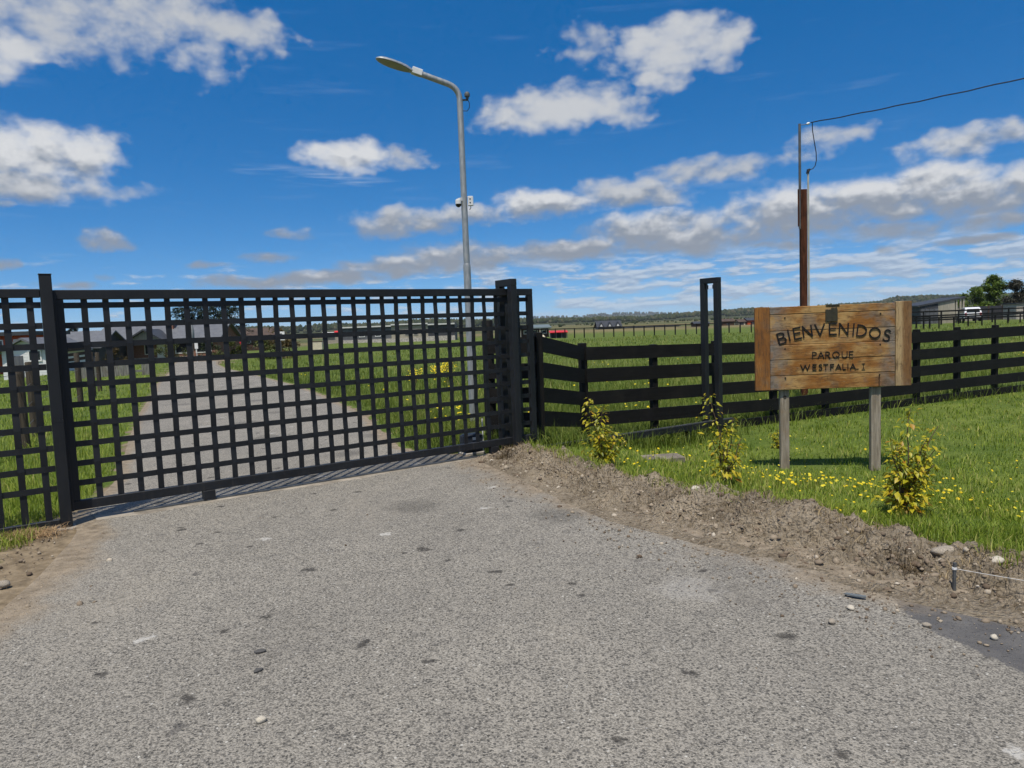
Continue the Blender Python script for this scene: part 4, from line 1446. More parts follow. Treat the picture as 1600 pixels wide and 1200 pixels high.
# ================================================================== welcome sign
def glyph(ch):
    """Single-stroke capitals on a unit-high body: (advance, list of polylines)."""
    def arc(cx, cy, rx, ry, a0, a1, n=12):
        return [(cx + rx * math.cos(math.radians(a0 + (a1 - a0) * i / n)), cy + ry * math.sin(math.radians(a0 + (a1 - a0) * i / n))) for i in range(n + 1)]
    G = {
        'B': (0.52, [[(0, 0), (0, 1)], [(0, 1), (0.20, 1)] + arc(0.22, 0.76, 0.22, 0.24, 90, -90) + [(0, 0.52)], [(0, 0.52), (0.22, 0.52)] + arc(0.24, 0.26, 0.26, 0.26, 90, -90) + [(0, 0)]]),
        'I': (0.02, [[(0.0, 0), (0.0, 1)]]),
        'E': (0.44, [[(0, 0), (0, 1)], [(0, 1), (0.44, 1)], [(0, 0.52), (0.38, 0.52)], [(0, 0), (0.44, 0)]]),
        'N': (0.64, [[(0, 0), (0, 1)], [(0, 1), (0.64, 0)], [(0.64, 0), (0.64, 1)]]),
        'V': (0.72, [[(0, 1), (0.36, 0)], [(0.36, 0), (0.72, 1)]]),
        'D': (0.62, [[(0, 0), (0, 1)], [(0, 1), (0.18, 1)] + arc(0.16, 0.5, 0.46, 0.5, 90, -90, 18) + [(0, 0)]]),
        'O': (0.92, [arc(0.46, 0.5, 0.46, 0.5, 0, 360, 32)]),
        'S': (0.46, [arc(0.24, 0.755, 0.20, 0.245, 40, 215, 14) + arc(0.22, 0.25, 0.23, 0.27, 75, -140, 18)]),
        'P': (0.44, [[(0, 0), (0, 1)], [(0, 1), (0.2, 1)] + arc(0.2, 0.74, 0.24, 0.26, 90, -90) + [(0, 0.48)]]),
        'A': (0.74, [[(0, 0), (0.37, 1)], [(0.37, 1), (0.74, 0)], [(0.13, 0.32), (0.61, 0.32)]]),
        'R': (0.48, [[(0, 0), (0, 1)], [(0, 1), (0.2, 1)] + arc(0.2, 0.74, 0.24, 0.26, 90, -90) + [(0, 0.48)], [(0.2, 0.48), (0.48, 0)]]),
        'Q': (0.92, [arc(0.46, 0.5, 0.46, 0.5, 0, 360, 32), [(0.55, 0.24), (0.88, -0.06)]]),
        'U': (0.58, [[(0, 1), (0, 0.3)] + arc(0.29, 0.29, 0.29, 0.29, 180, 360, 14) + [(0.58, 1)]]),
        'W': (1.10, [[(0, 1), (0.28, 0)], [(0.28, 0), (0.55, 0.95)], [(0.55, 0.95), (0.82, 0)], [(0.82, 0), (1.10, 1)]]),
        'T': (0.52, [[(0.26, 0), (0.26, 1)], [(0, 1), (0.52, 1)]]),
        'F': (0.40, [[(0, 0), (0, 1)], [(0, 1), (0.40, 1)], [(0, 0.52), (0.35, 0.52)]]),
        'L': (0.40, [[(0, 1), (0, 0)], [(0, 0), (0.40, 0)]]),
        '1': (0.36, [[(0.18, 0), (0.18, 1)], [(0, 1), (0.36, 1)], [(0, 0), (0.36, 0)]]),     # roman one with serifs
    }
    return G[ch]


WIDE = {'B': 1.35, 'I': 1, 'E': 1.38, 'N': 1.22, 'V': 1.18, 'D': 1.32, 'O': 1.12, 'S': 1.3, 'P': 1.5, 'A': 1.3, 'R': 1.4, 'Q': 1.2, 'U': 1.45, 'W': 1.5, 'T': 1.5, 'F': 1.5, 'L': 1.25, '1': 1.4}


def letter_mesh(ch, size, stroke, wide=True):
    adv, lines = glyph(ch)
    kx = WIDE[ch] if wide else 1.0
    adv *= kx
    lines = [[(x * kx, y) for x, y in ln] for ln in lines]
    mb = MB()
    for li, ln in enumerate(lines):
        P = [Vector(((x - adv / 2) * size, (y - 0.5) * size)) for x, y in ln]
        closed = (P[0] - P[-1]).length < 1e-5
        front, n = [], len(P)
        dpt = 0.0040 + 0.0003 * li
        ext = stroke / 2 * 0.98
        for i, p in enumerate(P):
            if closed:
                d = (P[(i + 1) % (n - 1) if i == n - 1 else min(i + 1, n - 1)] - P[i - 1 if i else n - 2]).normalized()
            else:
                d = (P[min(i + 1, n - 1)] - P[max(i - 1, 0)]).normalized()
                if i == 0:
                    p = p - d * ext
                if i == n - 1:
                    p = p + d * ext
            s = Vector((-d.y, d.x)) * stroke / 2
            front.append((p + s, p - s))
        vs, fs = [], []
        for a, b in front:
            vs += [(a.x, -dpt, a.y), (b.x, -dpt, b.y), (b.x, 0, b.y), (a.x, 0, a.y)]
        for i in range(len(front) - 1):
            o = i * 4
            fs += [(o + k, o + (k + 1) % 4, o + 4 + (k + 1) % 4, o + 4 + k) for k in range(4)]
        fs += [(0, 1, 2, 3), tuple(range(len(vs) - 1, len(vs) - 5, -1))]
        mb.add(vs, fs)
    return mb.mesh('letter', M['ink'])


def build_sign():
    k = 1.08
    A, B = Vector((2.86 * k, 7.57 * k, 0)), Vector((3.81 * k, 7.55 * k, 0))
    c = (A + B) / 2
    gz = 1.55 - 1.55 * k
    # panel in its own frame: x across, z up, front at y = 0
    W, Hh = 1.735, 0.945
    zb = 1.55 - 0.778 * k
    s = thing('welcome_sign', 'weathered wooden welcome sign on two short timber posts on the lawn', 'sign', (c.x + 0.014 * k, c.y, gz), math.radians(-2.0))
    z0 = zb - gz - 0.004
    x0 = -W / 2 + 0.012

    def q(u, v):
        """Spot on the board: u 0..1 across, v 0..1 up."""
        return (x0 + u * W, z0 + v * Hh)
    # side boards
    def slab(name, mat, xa, xb, za, zb_, ya, yb, bev=0.004):
        cx, cz = (xa + xb) / 2, (za + zb_) / 2
        return MB().box(xa - cx, xb - cx, ya, yb, za - cz, zb_ - cz, bev).build(name, mat, s, loc=(cx, 0, cz))
    slab('side_board', M['sign_side'], x0, x0 + 0.166, z0 + 0.002, z0 + Hh - 0.004, -0.028, 0.006)['label'] = 'amber brown upright board at one end of the sign'
    slab('side_board', M['sign_side2'], x0 + W - 0.175, x0 + W, z0 + 0.004, z0 + Hh + 0.006, -0.034, 0.006)['label'] = 'pale upright board at the end of the sign'
    ys = [0.0, 0.173, 0.362, 0.538, 0.708, 0.905, 0.995]
    for i in range(6):
        za, zb_ = z0 + ys[i] * Hh + 0.0014, z0 + ys[i + 1] * Hh - 0.0014
        slab('plank', M['sign_plank'], x0 + 0.169, x0 + W - 0.178, za, zb_, -0.022 - 0.0025 * (i % 3), 0.004, 0.005)
    front = -0.0285
    MB().box(x0 + 0.16, x0 + W - 0.17, 0.0045, 0.02, z0 + 0.05, z0 + Hh - 0.05).build('backing', M['grey_wood'], s)

    # lettering (cut into the boards and blackened)
    def put(ch, u, v, size, stroke, rot):
        me = letter_mesh(ch, size, stroke)
        x, z = q(u, v)
        o = link(me, 'letter', s, (x, front, z))
        o.rotation_euler = (0, -math.radians(rot), 0)
    zoom_l, zoom_r = 111.0, 1489.0

    def uv(X, Y):
        u = (X - zoom_l) / (zoom_r - zoom_l)
        top, bot = 178 + (125 - 178) * u, 900 + (879 - 900) * u
        return u, 1 - (Y - top) / (bot - top)
    W1 = [('B', 348, 443, 15), ('I', 411, 420, 12), ('E', 484, 401, 9), ('N', 573, 385, 7), ('V', 683, 371, 3), ('E', 797, 365, 0),
          ('N', 893, 366, -3), ('I', 980, 371, -5), ('D', 1052, 382, -7), ('O', 1167, 403, -10), ('S', 1272, 424, -14)]
    for ch, X, Y, r in W1:
        put(ch, *uv(X, Y), 0.121 if ch != 'O' else 0.112, 0.0148, r)
    for ch, X in zip('PARQUE', (634, 692, 752, 824, 900, 958)):
        put(ch, *uv(X, 592 - (X - 800) * 0.008), 0.066, 0.0092, 0)
    for ch, X in zip('WESTFALIA1', (552, 634, 687, 734, 790, 846, 897, 930, 973, 1066)):
        put(ch, *uv(X, 699 - (X - 800) * 0.006), 0.060 if ch != '1' else 0.062, 0.0092 if ch != '1' else 0.006, 0)
    xa, za = q(*uv(1012, 722))
    MB().box(xa - 0.012, xa + 0.016, front - 0.001, front + 0.001, za - 0.003, za + 0.003).build('burn_mark', M['ink'], s)
    # dark crest plate with its peaked top
    xa, za = q(*uv(784, 246))
    MB().box(xa - 0.066, xa + 0.069, front - 0.008, front - 0.0002, za - 0.070, za + 0.066, 0.002).build('crest_plate', M['plate'], s)
    MB().prism([(xa - 0.006, za + 0.0665), (xa + 0.034, za + 0.0665), (xa + 0.027, za + 0.090), (xa + 0.020, za + 0.074), (xa + 0.008, za + 0.090)], 'y', front - 0.008, front).build('crest_peak', M['plate'], s)
    MB().prism([(xa + 0.0342, za + 0.0665), (xa + 0.066, za + 0.0665), (xa + 0.056, za + 0.092), (xa + 0.044, za + 0.076), (xa + 0.040, za + 0.088)], 'y', front - 0.008, front).build('crest_peak', M['plate'], s)
    MB().box(xa - 0.060, xa + 0.092, front - 0.006, front + 0.02, z0 + Hh - 0.016, z0 + Hh - 0.001, 0.002).build('crest_bracket', M['plate'], s)
    # bolts
    for X, Y in ((376, 268), (1217, 231), (375, 537), (1214, 505), (376, 790), (1210, 776)):
        xa, za = q(*uv(X, Y))
        MB().tube([(xa, front - 0.003, za), (xa, front + 0.004, za)], 0.0085, 8).build('bolt', M['ink'], s)
    xa, za = q(*uv(1207, 835))
    MB().box(xa - 0.006, xa + 0.005, front + 0.0005, front + 0.002, za - 0.055, za + 0.07).build('rust_streak', M['rust_streak'], s)
    # posts
    for X, w in ((384, 0.100), (1199, 0.108)):
        xa, _ = q(*uv(X, 700))
        p = MB().box(-w / 2, w / 2, -0.032, 0.032, -0.35, 0.965 * (z0 + Hh), 0.006).build('post', M['grey_wood'], s, loc=(xa, 0.0535, 0))
        if X < 500:
            MB().tube([(0.0, -0.036, z0 - 0.085), (0.0, -0.0315, z0 - 0.085)], 0.019, 9).build('knot', M['dark_pole'], p)


M['rust_streak'] = plain('rust_streak', (0.055, 0.028, 0.012), 0.3, 20, 0.8)
build_sign()


# ================================================================== street lamp and the things on it
def build_lamp():
    x, y = -0.63, 11.35
    z = z1(x, y)
    l = thing('street_lamp', 'tall galvanised street lamp with a flat head behind the gate', 'street lamp', (x, y, z - 0.03))
    MB().tube([(0, 0, -0.2), (0, 0, 2.55), (0, 0, 2.60), (0, 0, 2.62)], [0.060, 0.057, 0.056, 0.050], 20).build('lower_tube', M['galv'], l, 'auto')
    MB().tube([(0, 0, 2.615), (0, 0, 5.08)], [0.0485, 0.0455], 20).build('upper_tube', M['galv'], l, 'auto')
    arm = Vector((-0.90, -0.32, 0.265)).normalized()
    c = []
    for i in range(9):
        t = i / 8
        p0, p1, p2 = Vector((0, 0, 5.081)), Vector((0, 0, 5.27)), Vector((0, 0, 5.27)) + arm * 0.2
        c.append(p0 * (1 - t) ** 2 + p1 * 2 * t * (1 - t) + p2 * t * t)
    c += [Vector((0, 0, 5.27)) + arm * 0.70]
    MB().tube(c, 0.0445, 18).build('arm', M['galv'], l, 'auto')
    end = Vector((0, 0, 5.27)) + arm * 0.70
    sd = arm.cross(Vector((0, 0, 1))).normalized()
    up = sd.cross(arm).normalized()
    if up.z < 0:
        up = -up

    def loc(a, b, h):
        return end + arm * a + sd * b + up * h
    mb = MB()
    vs = [loc(a, b * 0.052, h) for a in (-0.10, 0.05) for b, h in ((-1, -0.035), (1, -0.035), (1, 0.045), (0.5, 0.062), (-0.5, 0.062), (-1, 0.045))]
    mb.add(vs, [tuple(range(6)), tuple(range(11, 5, -1))] + [(i, (i + 1) % 6, (i + 1) % 6 + 6, i + 6) for i in range(6)])
    mb.build('collar', M['white_plastic'], l)
    # leaf-shaped luminaire
    prof = [(0.02, 0.045), (0.07, 0.060), (0.14, 0.100), (0.24, 0.130), (0.36, 0.140), (0.46, 0.125), (0.54, 0.085), (0.585, 0.035), (0.595, 0.008)]
    vs, fs, bot = [], [], []
    nw = 9
    for a, w in prof:
        for j in range(nw):
            b = -1 + 2 * j / (nw - 1)
            vs.append(loc(a, b * w, -0.006 + 0.052 * (1 - b * b) ** 0.5 * min(1, w / 0.10) * (1 - 0.4 * a)))
    for i in range(len(prof) - 1):
        for j in range(nw - 1):
            o = i * nw + j
            fs.append((o, o + 1, o + nw + 1, o + nw))
    o = len(vs)
    for a, w in prof:
        for b in (-1, 1):
            vs.append(loc(a, b * w, -0.018))
    for i in range(len(prof) - 1):
        k = o + i * 2
        fs += [(k, k + 2, k + 3, k + 1), (i * nw, i * nw + nw, k + 2, k), (i * nw + nw - 1, k + 1, k + 3, i * nw + nw * 2 - 1)]
    head = MB().add(vs, fs).build('lamp_head', M['galv'], l, 'auto')
    vs, fs = [], []
    for a, w in prof[1:-1]:
        for b in (-0.86, 0.86):
            vs.append(loc(0.30 + (a - 0.30) * 0.92, b * w, -0.022))
    fs = [(i * 2, i * 2 + 1, i * 2 + 3, i * 2 + 2) for i in range(len(prof) - 3)]
    MB().add(vs, fs).build('diffuser', M['lamp_under'], head)
    # photocell on its bracket
    sn = MB().tube([(0.115, 0, 5.10), (0.115, 0, 5.135), (0.115, 0, 5.14), (0.115, 0, 5.175), (0.115, 0, 5.20), (0.115, 0, 5.212)], [0.022, 0.024, 0.040, 0.043, 0.032, 0.012], 14).build('photocell', M['dull_pipe'], l, 'auto')
    MB().bar((0.045, 0, 5.09), (0.125, 0, 5.09), 0.03, 0.02).build('bracket', M['black_plastic'], sn)
    MB().tube([(0.118, 0, 5.10), (0.145, 0, 5.04), (0.14, 0, 4.97), (0.105, 0, 4.925), (0.045, 0, 4.93)], 0.006, 6).build('sensor_cable', M['cable'], sn)

    cz = 3.46 - (z - 0.03)
    cm = thing('security_camera', 'white dome camera clamped half way up the street lamp', 'camera', (x - 0.075, y - 0.06, z - 0.03 + cz - 0.05))
    MB().tube([(-0.01, -0.01, 0.03), (-0.01, -0.01, 0.06), (-0.01, -0.01, 0.095), (-0.01, -0.01, 0.105)], [0.046, 0.047, 0.044, 0.03], 16).build('housing', M['white_plastic'], cm, 'auto')
    rings = [(0.03, 0.0455), (0.012, 0.043), (-0.005, 0.033), (-0.016, 0.017), (-0.02, 0.002)]
    MB().tube([(-0.01, -0.01, a) for a, _ in rings], [b for _, b in rings], 16).build('dome', M['black_plastic'], cm, 'auto')
    MB().bar((0.0, 0.0, 0.10), (0.06, 0.055, 0.115), 0.045, 0.05).build('mount', M['white_plastic'], cm)
    jb = thing('junction_box', 'small white cable box strapped to the street lamp', 'box', (x + 0.10, y - 0.02, z - 0.03 + 3.49 - (z - 0.03) - 0.075))
    MB().box(-0.042, 0.042, -0.03, 0.03, 0, 0.145, 0.006).build('housing', M['white_plastic'], jb)
    for zz in (0.045, 0.10):
        MB().tube([(-0.005, -0.033, zz), (-0.005, -0.029, zz)], 0.011, 10).build('gland', M['black_plastic'], jb)
    MB().tube([(0.0, 0, 0.0), (0.0, 0, -0.03), (-0.02, 0, -0.06)], 0.006, 6).build('cable', M['cable'], jb)


def build_pole():
    x, y = 6.02, 15.0
    z = z1(x, y)
    p = thing('power_pole', 'rusty steel pole with a thin pipe on top behind the sign', 'pole', (x, y, z))
    dz = -z
    MB().box(0.0, 0.125, -0.05, 0.05, -0.3, 4.09 + dz, 0.003).build('column', M['rust'], p)
    MB().box(-0.042, -0.001, -0.02, 0.02, 3.35 + dz, 4.10 + dz, 0.003).build('splice_bar', M['rust'], p)
    MB().tube([(-0.004, -0.004, 3.3 + dz), (0.0, 0, 5.40 + dz)], 0.026, 10).build('pipe', M['dull_pipe'], p, 'auto')
    MB().tube([(0.165, -0.02, 0 + dz), (0.160, -0.02, 4.42 + dz)], 0.020, 8).build('conduit', M['conduit'], p, 'auto')
    MB().tube([(0.145, -0.02, 4.40 + dz), (0.165, -0.02, 4.47 + dz), (0.20, -0.02, 4.485 + dz)], [0.03, 0.034, 0.02], 8).build('entry_cap', M['black_plastic'], p, 'auto')
    MB().tube([(0, 0, 5.37 + dz), (0.14, -0.03, 5.38 + dz)], 0.007, 6).build('hook', M['dull_pipe'], p)
    MB().tube([(0.13, -0.03, 5.38 + dz), (0.16, -0.035, 5.39 + dz), (0.19, -0.04, 5.40 + dz)], [0.018, 0.028, 0.016], 8).build('insulator', M['white_plastic'], p, 'auto')
    cx = [(0.245, 5.40), (0.25, 5.25), (0.285, 5.02), (0.32, 4.82), (0.325, 4.66), (0.30, 4.55), (0.25, 4.49), (0.19, 4.48)]
    MB().tube([(a, -0.03, b + dz) for a, b in cx], 0.009, 6).build('drop_loop', M['cable'], p)
    a, b = Vector((6.23, 14.96, 5.405)), Vector((11.6, 9.4, 5.46))
    pts = []
    for i in range(40):
        t = i / 39
        q = a.lerp(b, t)
        q.z += -0.10 * 4 * t * (1 - t) + 0.006 * math.sin(i * 1.7) * (1 if i < 22 else 0.3)
        pts.append(q - a)
    w = tag(MB().tube(pts, 0.011, 6).build('overhead_cable', M['cable'], None, loc=a), 'black overhead cable running from the thin pipe across the sky', 'cable')


build_lamp()
build_pole()


# ================================================================== shrubs, stones, stake
def leaf_cloud(name, leaves, mat, parent, loc=None):
    """leaves: (position, direction, up, length, width, tint); each leaf is a folded blade of four triangles."""
    V, F, T_ = [], [], []
    for p, d, u, ln, w, t in leaves:
        d = d.normalized()
        s = d.cross(u)
        if s.length < 1e-4:
            s = d.orthogonal()
        s.normalize()
        u = s.cross(d)
        o = len(V)
        V += [p, p + d * ln * 0.5 - u * ln * 0.02, p + d * ln - u * ln * 0.12, p + d * ln * 0.45 + s * w / 2 + u * w * 0.14, p + d * ln * 0.45 - s * w / 2 + u * w * 0.14]
        F += [(o, o + 3, o + 1), (o + 1, o + 3, o + 2), (o, o + 1, o + 4), (o + 1, o + 2, o + 4)]
        T_ += [t] * 5
    me = np_mesh(name, np.array([tuple(v) for v in V]), np.array(F), mat, {'tint': np.array(T_)})
    return link(me, name, parent, loc)


def shrub(label, x, y, stems, seed, n_leaf=26, size=0.06, zoff=0.0):
    random.seed(seed)
    z = z1(x, y) + zoff
    s = thing('shrub', label, 'shrub', (x, y, z), group='young yellow leaved shrubs along the bank')
    leaves = []
    for (dx, dy, h, bend) in stems:
        pts, n = [], 9
        for i in range(n):
            t = i / (n - 1)
            pts.append(Vector((dx * t ** 1.2 + 0.012 * math.sin(i * 1.3 + seed), dy * t + bend * t * t, h * t - 0.02)))
        MB().tube(pts, [0.006 * (1 - 0.75 * i / (n - 1)) + 0.0012 for i in range(n)], 6).build('stem', M['stem'], s)
        cnt = int(1.6 * n_leaf * h / 0.45)
        for k in range(cnt):
            t = 0.12 + 0.9 * (k + random.random()) / cnt
            t = min(t, 1.0)
            f = t * (n - 1)
            i = min(int(f), n - 2)
            p = pts[i].lerp(pts[i + 1], f - i)
            a = random.uniform(0, 6.283)
            side = Vector((math.cos(a), math.sin(a), 0))
            reach = random.uniform(0.0, 0.13) * (1 - 0.8 * t) * (h / 0.45)
            p = p + side * reach + Vector((0, 0, random.uniform(-.015, .015)))
            d = side + Vector((0, 0, random.uniform(-1.1, 0.35)))
            ln = size * random.uniform(0.75, 1.5) * (1 - 0.3 * t)
            tint = min(1, max(0, random.gauss(0.46, 0.24) + (0.42 * random.random() if 'orange' in label and t < 0.4 else 0)))
            leaves.append((p, d, Vector((random.uniform(-.3, .3), random.uniform(-.6, .1), 1)), ln, ln * random.uniform(0.42, 0.6), tint))
    f = leaf_cloud('foliage', leaves, M['shrub_leaf'], s)
    f['kind'] = 'stuff'
    return s


def build_plants():
    shrub('yellow green shrub by the track beam with two bare tops', 0.93, 7.72,
          [(-0.12, 0.0, 0.74, 0.02), (0.03, -0.02, 0.66, -0.02), (0.16, 0.03, 0.36, 0.02), (0.22, -0.05, 0.34, 0.0), (-0.02, -0.06, 0.40, -0.05), (0.27, 0.0, 0.26, 0.0), (0.10, 0.05, 0.42, 0.0), (-0.07, 0.04, 0.35, 0)], 3, 46, 0.062, 0.02)
    shrub('tall thin shrub with one long bare shoot between the first shrub and the sign', 1.93, 6.58,
          [(-0.11, 0.0, 0.82, 0.02), (0.10, 0.02, 0.60, 0.0), (-0.05, -0.05, 0.50, -0.03), (0.16, -0.03, 0.42, 0.0), (0.20, 0.05, 0.34, 0.0), (-0.09, 0.05, 0.40, 0.0), (0.04, 0.0, 0.50, 0.03)], 8, 30, 0.058, 0.05)
    shrub('broad shrub with orange lower leaves nearest the string stake', 2.92, 5.36,
          [(0.06, 0.0, 0.80, 0.03), (0.27, 0.03, 0.66, 0.0), (-0.12, -0.03, 0.56, -0.02), (0.14, -0.05, 0.58, 0.0), (0.24, 0.0, 0.5, 0.0), (-0.05, 0.0, 0.52, 0.0), (0.0, 0.04, 0.50, 0.02), (0.16, 0.05, 0.46, 0.0), (-0.10, 0.03, 0.32, 0.0), (0.04, -0.06, 0.36, -0.03), (0.20, -0.04, 0.38, 0.0)], 15, 34, 0.062, 0.04)
    s = shrub('small low yellow bush in the grass behind the sign post', 3.60, 9.75,
              [(-0.10, 0, 0.24, 0), (0.0, 0.02, 0.28, 0), (0.10, 0, 0.24, 0), (0.05, -0.05, 0.2, 0), (-0.05, 0.04, 0.22, 0)], 21, 60, 0.05)
    s['group'] = ''
    del s['group']
    s = shrub('leaning yellow twig beside the fence right of the sign', 5.05, 9.2,
              [(-0.22, 0, 0.20, 0), (-0.1, 0.02, 0.14, 0), (-0.18, 0.03, 0.17, 0)], 25, 50, 0.05)
    del s['group']


def build_stones():
    ms = [stone_mesh('stone', M['stone'], i, 2) for i in range(3)]
    mp = [stone_mesh('stone', M['stone_pale'], i + 5, 2) for i in range(3)]
    md = [stone_mesh('stone', M['stone_dark'], i + 9, 2) for i in range(2)]
    L = [
        (ms[0], 2.66, 4.38, 0.115, (0.105, 0.050, 0.034), 0.15, 'long flat brown stone on the bank beside the string stake'),
        (mp[0], 2.73, 4.03, 0.105, (0.048, 0.035, 0.022), 0.4, 'pale stone just below the white string'),
        (mp[1], 3.02, 4.28, 0.09, (0.035, 0.030, 0.026), 1.0, 'round pale stone at the turf edge above the string'),
        (mp[2], -1.055, 2.78, 0.018, (0.021, 0.015, 0.014), 0.5, 'single cream pebble lying on the open asphalt'),
        (md[0], -1.28, 3.42, 0.014, (0.030, 0.017, 0.009), 0.3, 'flat dark stone chip on the asphalt, larger of the dark pair'),
        (md[1], -1.22, 3.22, 0.014, (0.024, 0.013, 0.008), 0.9, 'flat dark stone chip on the asphalt, nearer of the dark pair'),
        (ms[1], 1.55, 3.50, 0.018, (0.022, 0.018, 0.014), 0.7, 'grey brown stone on the asphalt before the dark tar patch'),
        (mp[0], 1.72, 3.66, 0.018, (0.024, 0.018, 0.013), 1.7, 'whitish stone on the asphalt at the corner of the tar patch'),
        (ms[2], 1.98, 3.42, 0.018, (0.022, 0.016, 0.012), 2.7, 'small brown stone on the edge of the dark tar patch'),
        (mp[1], 2.20, 3.26, 0.018, (0.019, 0.016, 0.014), 0.7, 'pale round stone in the middle of the dark tar patch'),
        (mp[2], 1.50, 5.95, 0.17, (0.040, 0.032, 0.026), 0.7, 'pale stone on the bank crest near the thin shrub'),
        (ms[1], 1.20, 6.35, 0.14, (0.085, 0.035, 0.028), 0.5, 'long stone slab lying on the middle of the bank'),
        (mp[0], 2.20, 5.25, 0.15, (0.034, 0.028, 0.024), 2.0, 'pale stone in front of the broad shrub'),
        (ms[0], -3.30, 4.52, 0.03, (0.040, 0.032, 0.024), 0.2, 'brown stone in the dirt at the left edge of the asphalt'),
        (mp[1], -3.33, 4.30, 0.03, (0.045, 0.030, 0.022), 1.2, 'pale stone nearest the camera in the left dirt corner'),
    ]
    for me, x, y, z, sc, rz, lab in L:
        if BANK_P is not None and z > 0.05:
            d = ((BANK_P[..., 0] - x) ** 2 + (BANK_P[..., 1] - y) ** 2)
            z = BANK_P.reshape(-1, 3)[d.argmin()][2] + sc[2] * 0.25
        o = tag(link(me, 'stone', None, (x, y, z), rz, sc), lab, 'stone', 'loose stones on the bank and asphalt')
    sl = thing('concrete_slab', 'low grey concrete slab lying in the grass by the track beam', 'slab', (1.72, 8.35, z1(1.72, 8.35)), 0.12)
    MB().box(-0.23, 0.23, -0.14, 0.14, -0.05, 0.045, 0.008).build('slab_body', M['old_concrete'], sl)
    tl = tag(MB().prism([(-0.055, 0.035), (-0.035, 0.045), (0.045, -0.01), (0.035, -0.03), (-0.01, -0.01)], 'z', 0.0, 0.006).build('slate_shard', M['slate'], None, loc=(1.82, 3.80, 0.022)),
             'flat blue grey slate shard at the foot of the bank', 'slate')


def build_stake():
    x, y = 2.38, 3.86
    d = ((BANK_P[..., 0] - x) ** 2 + (BANK_P[..., 1] - y) ** 2)
    z = float(BANK_P.reshape(-1, 3)[d.argmin()][2])
    s = thing('stake', 'short grey steel stake with string at the foot of the bank', 'stake', (x, y, 0.0))
    MB().bar((0, 0, -0.1), (0.004, 0.0, 0.165), 0.014, 0.014).build('rod', M['dull_pipe'], s)
    MB().tube([(0.003, -0.0, 0.128), (0.003, -0.0, 0.140)], 0.0125, 8).build('knot', M['string'], s)
    a = Vector((x + 0.004, y - 0.008, 0.134))
    b = Vector((3.75, 2.78, 0.16))
    pts = [a.lerp(b, i / 16) - Vector((0, 0, 0.02 * 4 * (i / 16) * (1 - i / 16))) - a for i in range(17)]
    tag(MB().tube(pts, 0.0015, 5).build('string', M['string'], None, loc=a), 'white mason string stretched from the steel stake along the bank', 'string')


M['old_concrete'] = plain('old_concrete', (0.20, 0.175, 0.14), 0.3, 9, 0.95, 0.1, 0.003)
M['slate'] = plain('slate', (0.12, 0.135, 0.14), 0.2, 15, 0.6)
M['string'] = plain('white_string', (0.72, 0.71, 0.68), 0.1, 50, 0.8)
build_plants()
build_stones()
build_stake()

# ================================================================== things beyond the fence and the gate
random.seed(31)


def window(parent, x, z, w, h, y, frame='trim_white', t=0.08):
    """Framed window on a wall that faces -y at depth y."""
    f = MB()
    f.box(x - w / 2, x + w / 2, y - 0.05, y - 0.002, z - h / 2, z - h / 2 + t)
    f.box(x - w / 2, x + w / 2, y - 0.05, y - 0.002, z + h / 2 - t, z + h / 2)
    f.box(x - w / 2, x - w / 2 + t, y - 0.048, y - 0.002, z - h / 2 + t, z + h / 2 - t)
    f.box(x + w / 2 - t, x + w / 2, y - 0.048, y - 0.002, z - h / 2 + t, z + h / 2 - t)
    o = f.build('window', M[frame], parent)
    MB().box(x - w / 2 + t, x + w / 2 - t, y - 0.02, y - 0.003, z - h / 2 + t, z + h / 2 - t).build('pane', M['glass'], o)
    return o


def gable_roof(mb, x0, x1, y0, y1, ze, zr, over=0.3, th=0.12, ridge='x'):
    if ridge == 'x':
        ym = (y0 + y1) / 2
        k = (zr - ze) / (ym - y0)
        pr = [(y0 - over, ze - over * k), (ym, zr), (y1 + over, ze - over * k), (y1 + over, ze - over * k + th), (ym, zr + th), (y0 - over, ze - over * k + th)]
        mb.prism(pr, 'x', x0 - over, x1 + over)
    else:
        xm = (x0 + x1) / 2
        k = (zr - ze) / (xm - x0)
        pr = [(x0 - over, ze - over * k), (xm, zr), (x1 + over, ze - over * k), (x1 + over, ze - over * k + th), (xm, zr + th), (x0 - over, ze - over * k + th)]
        mb.prism(pr, 'y', y0 - over, y1 + over)
    return mb


def gable_wall(x0, x1, y0, y1, zb, ze, zr):
    """Walls of a house whose ridge runs along x, gable ends included."""
    return MB().prism([(y0, zb), (y1, zb), (y1, ze - 0.004), ((y0 + y1) / 2, zr - 0.006), (y0, ze - 0.004)], 'x', x0, x1)


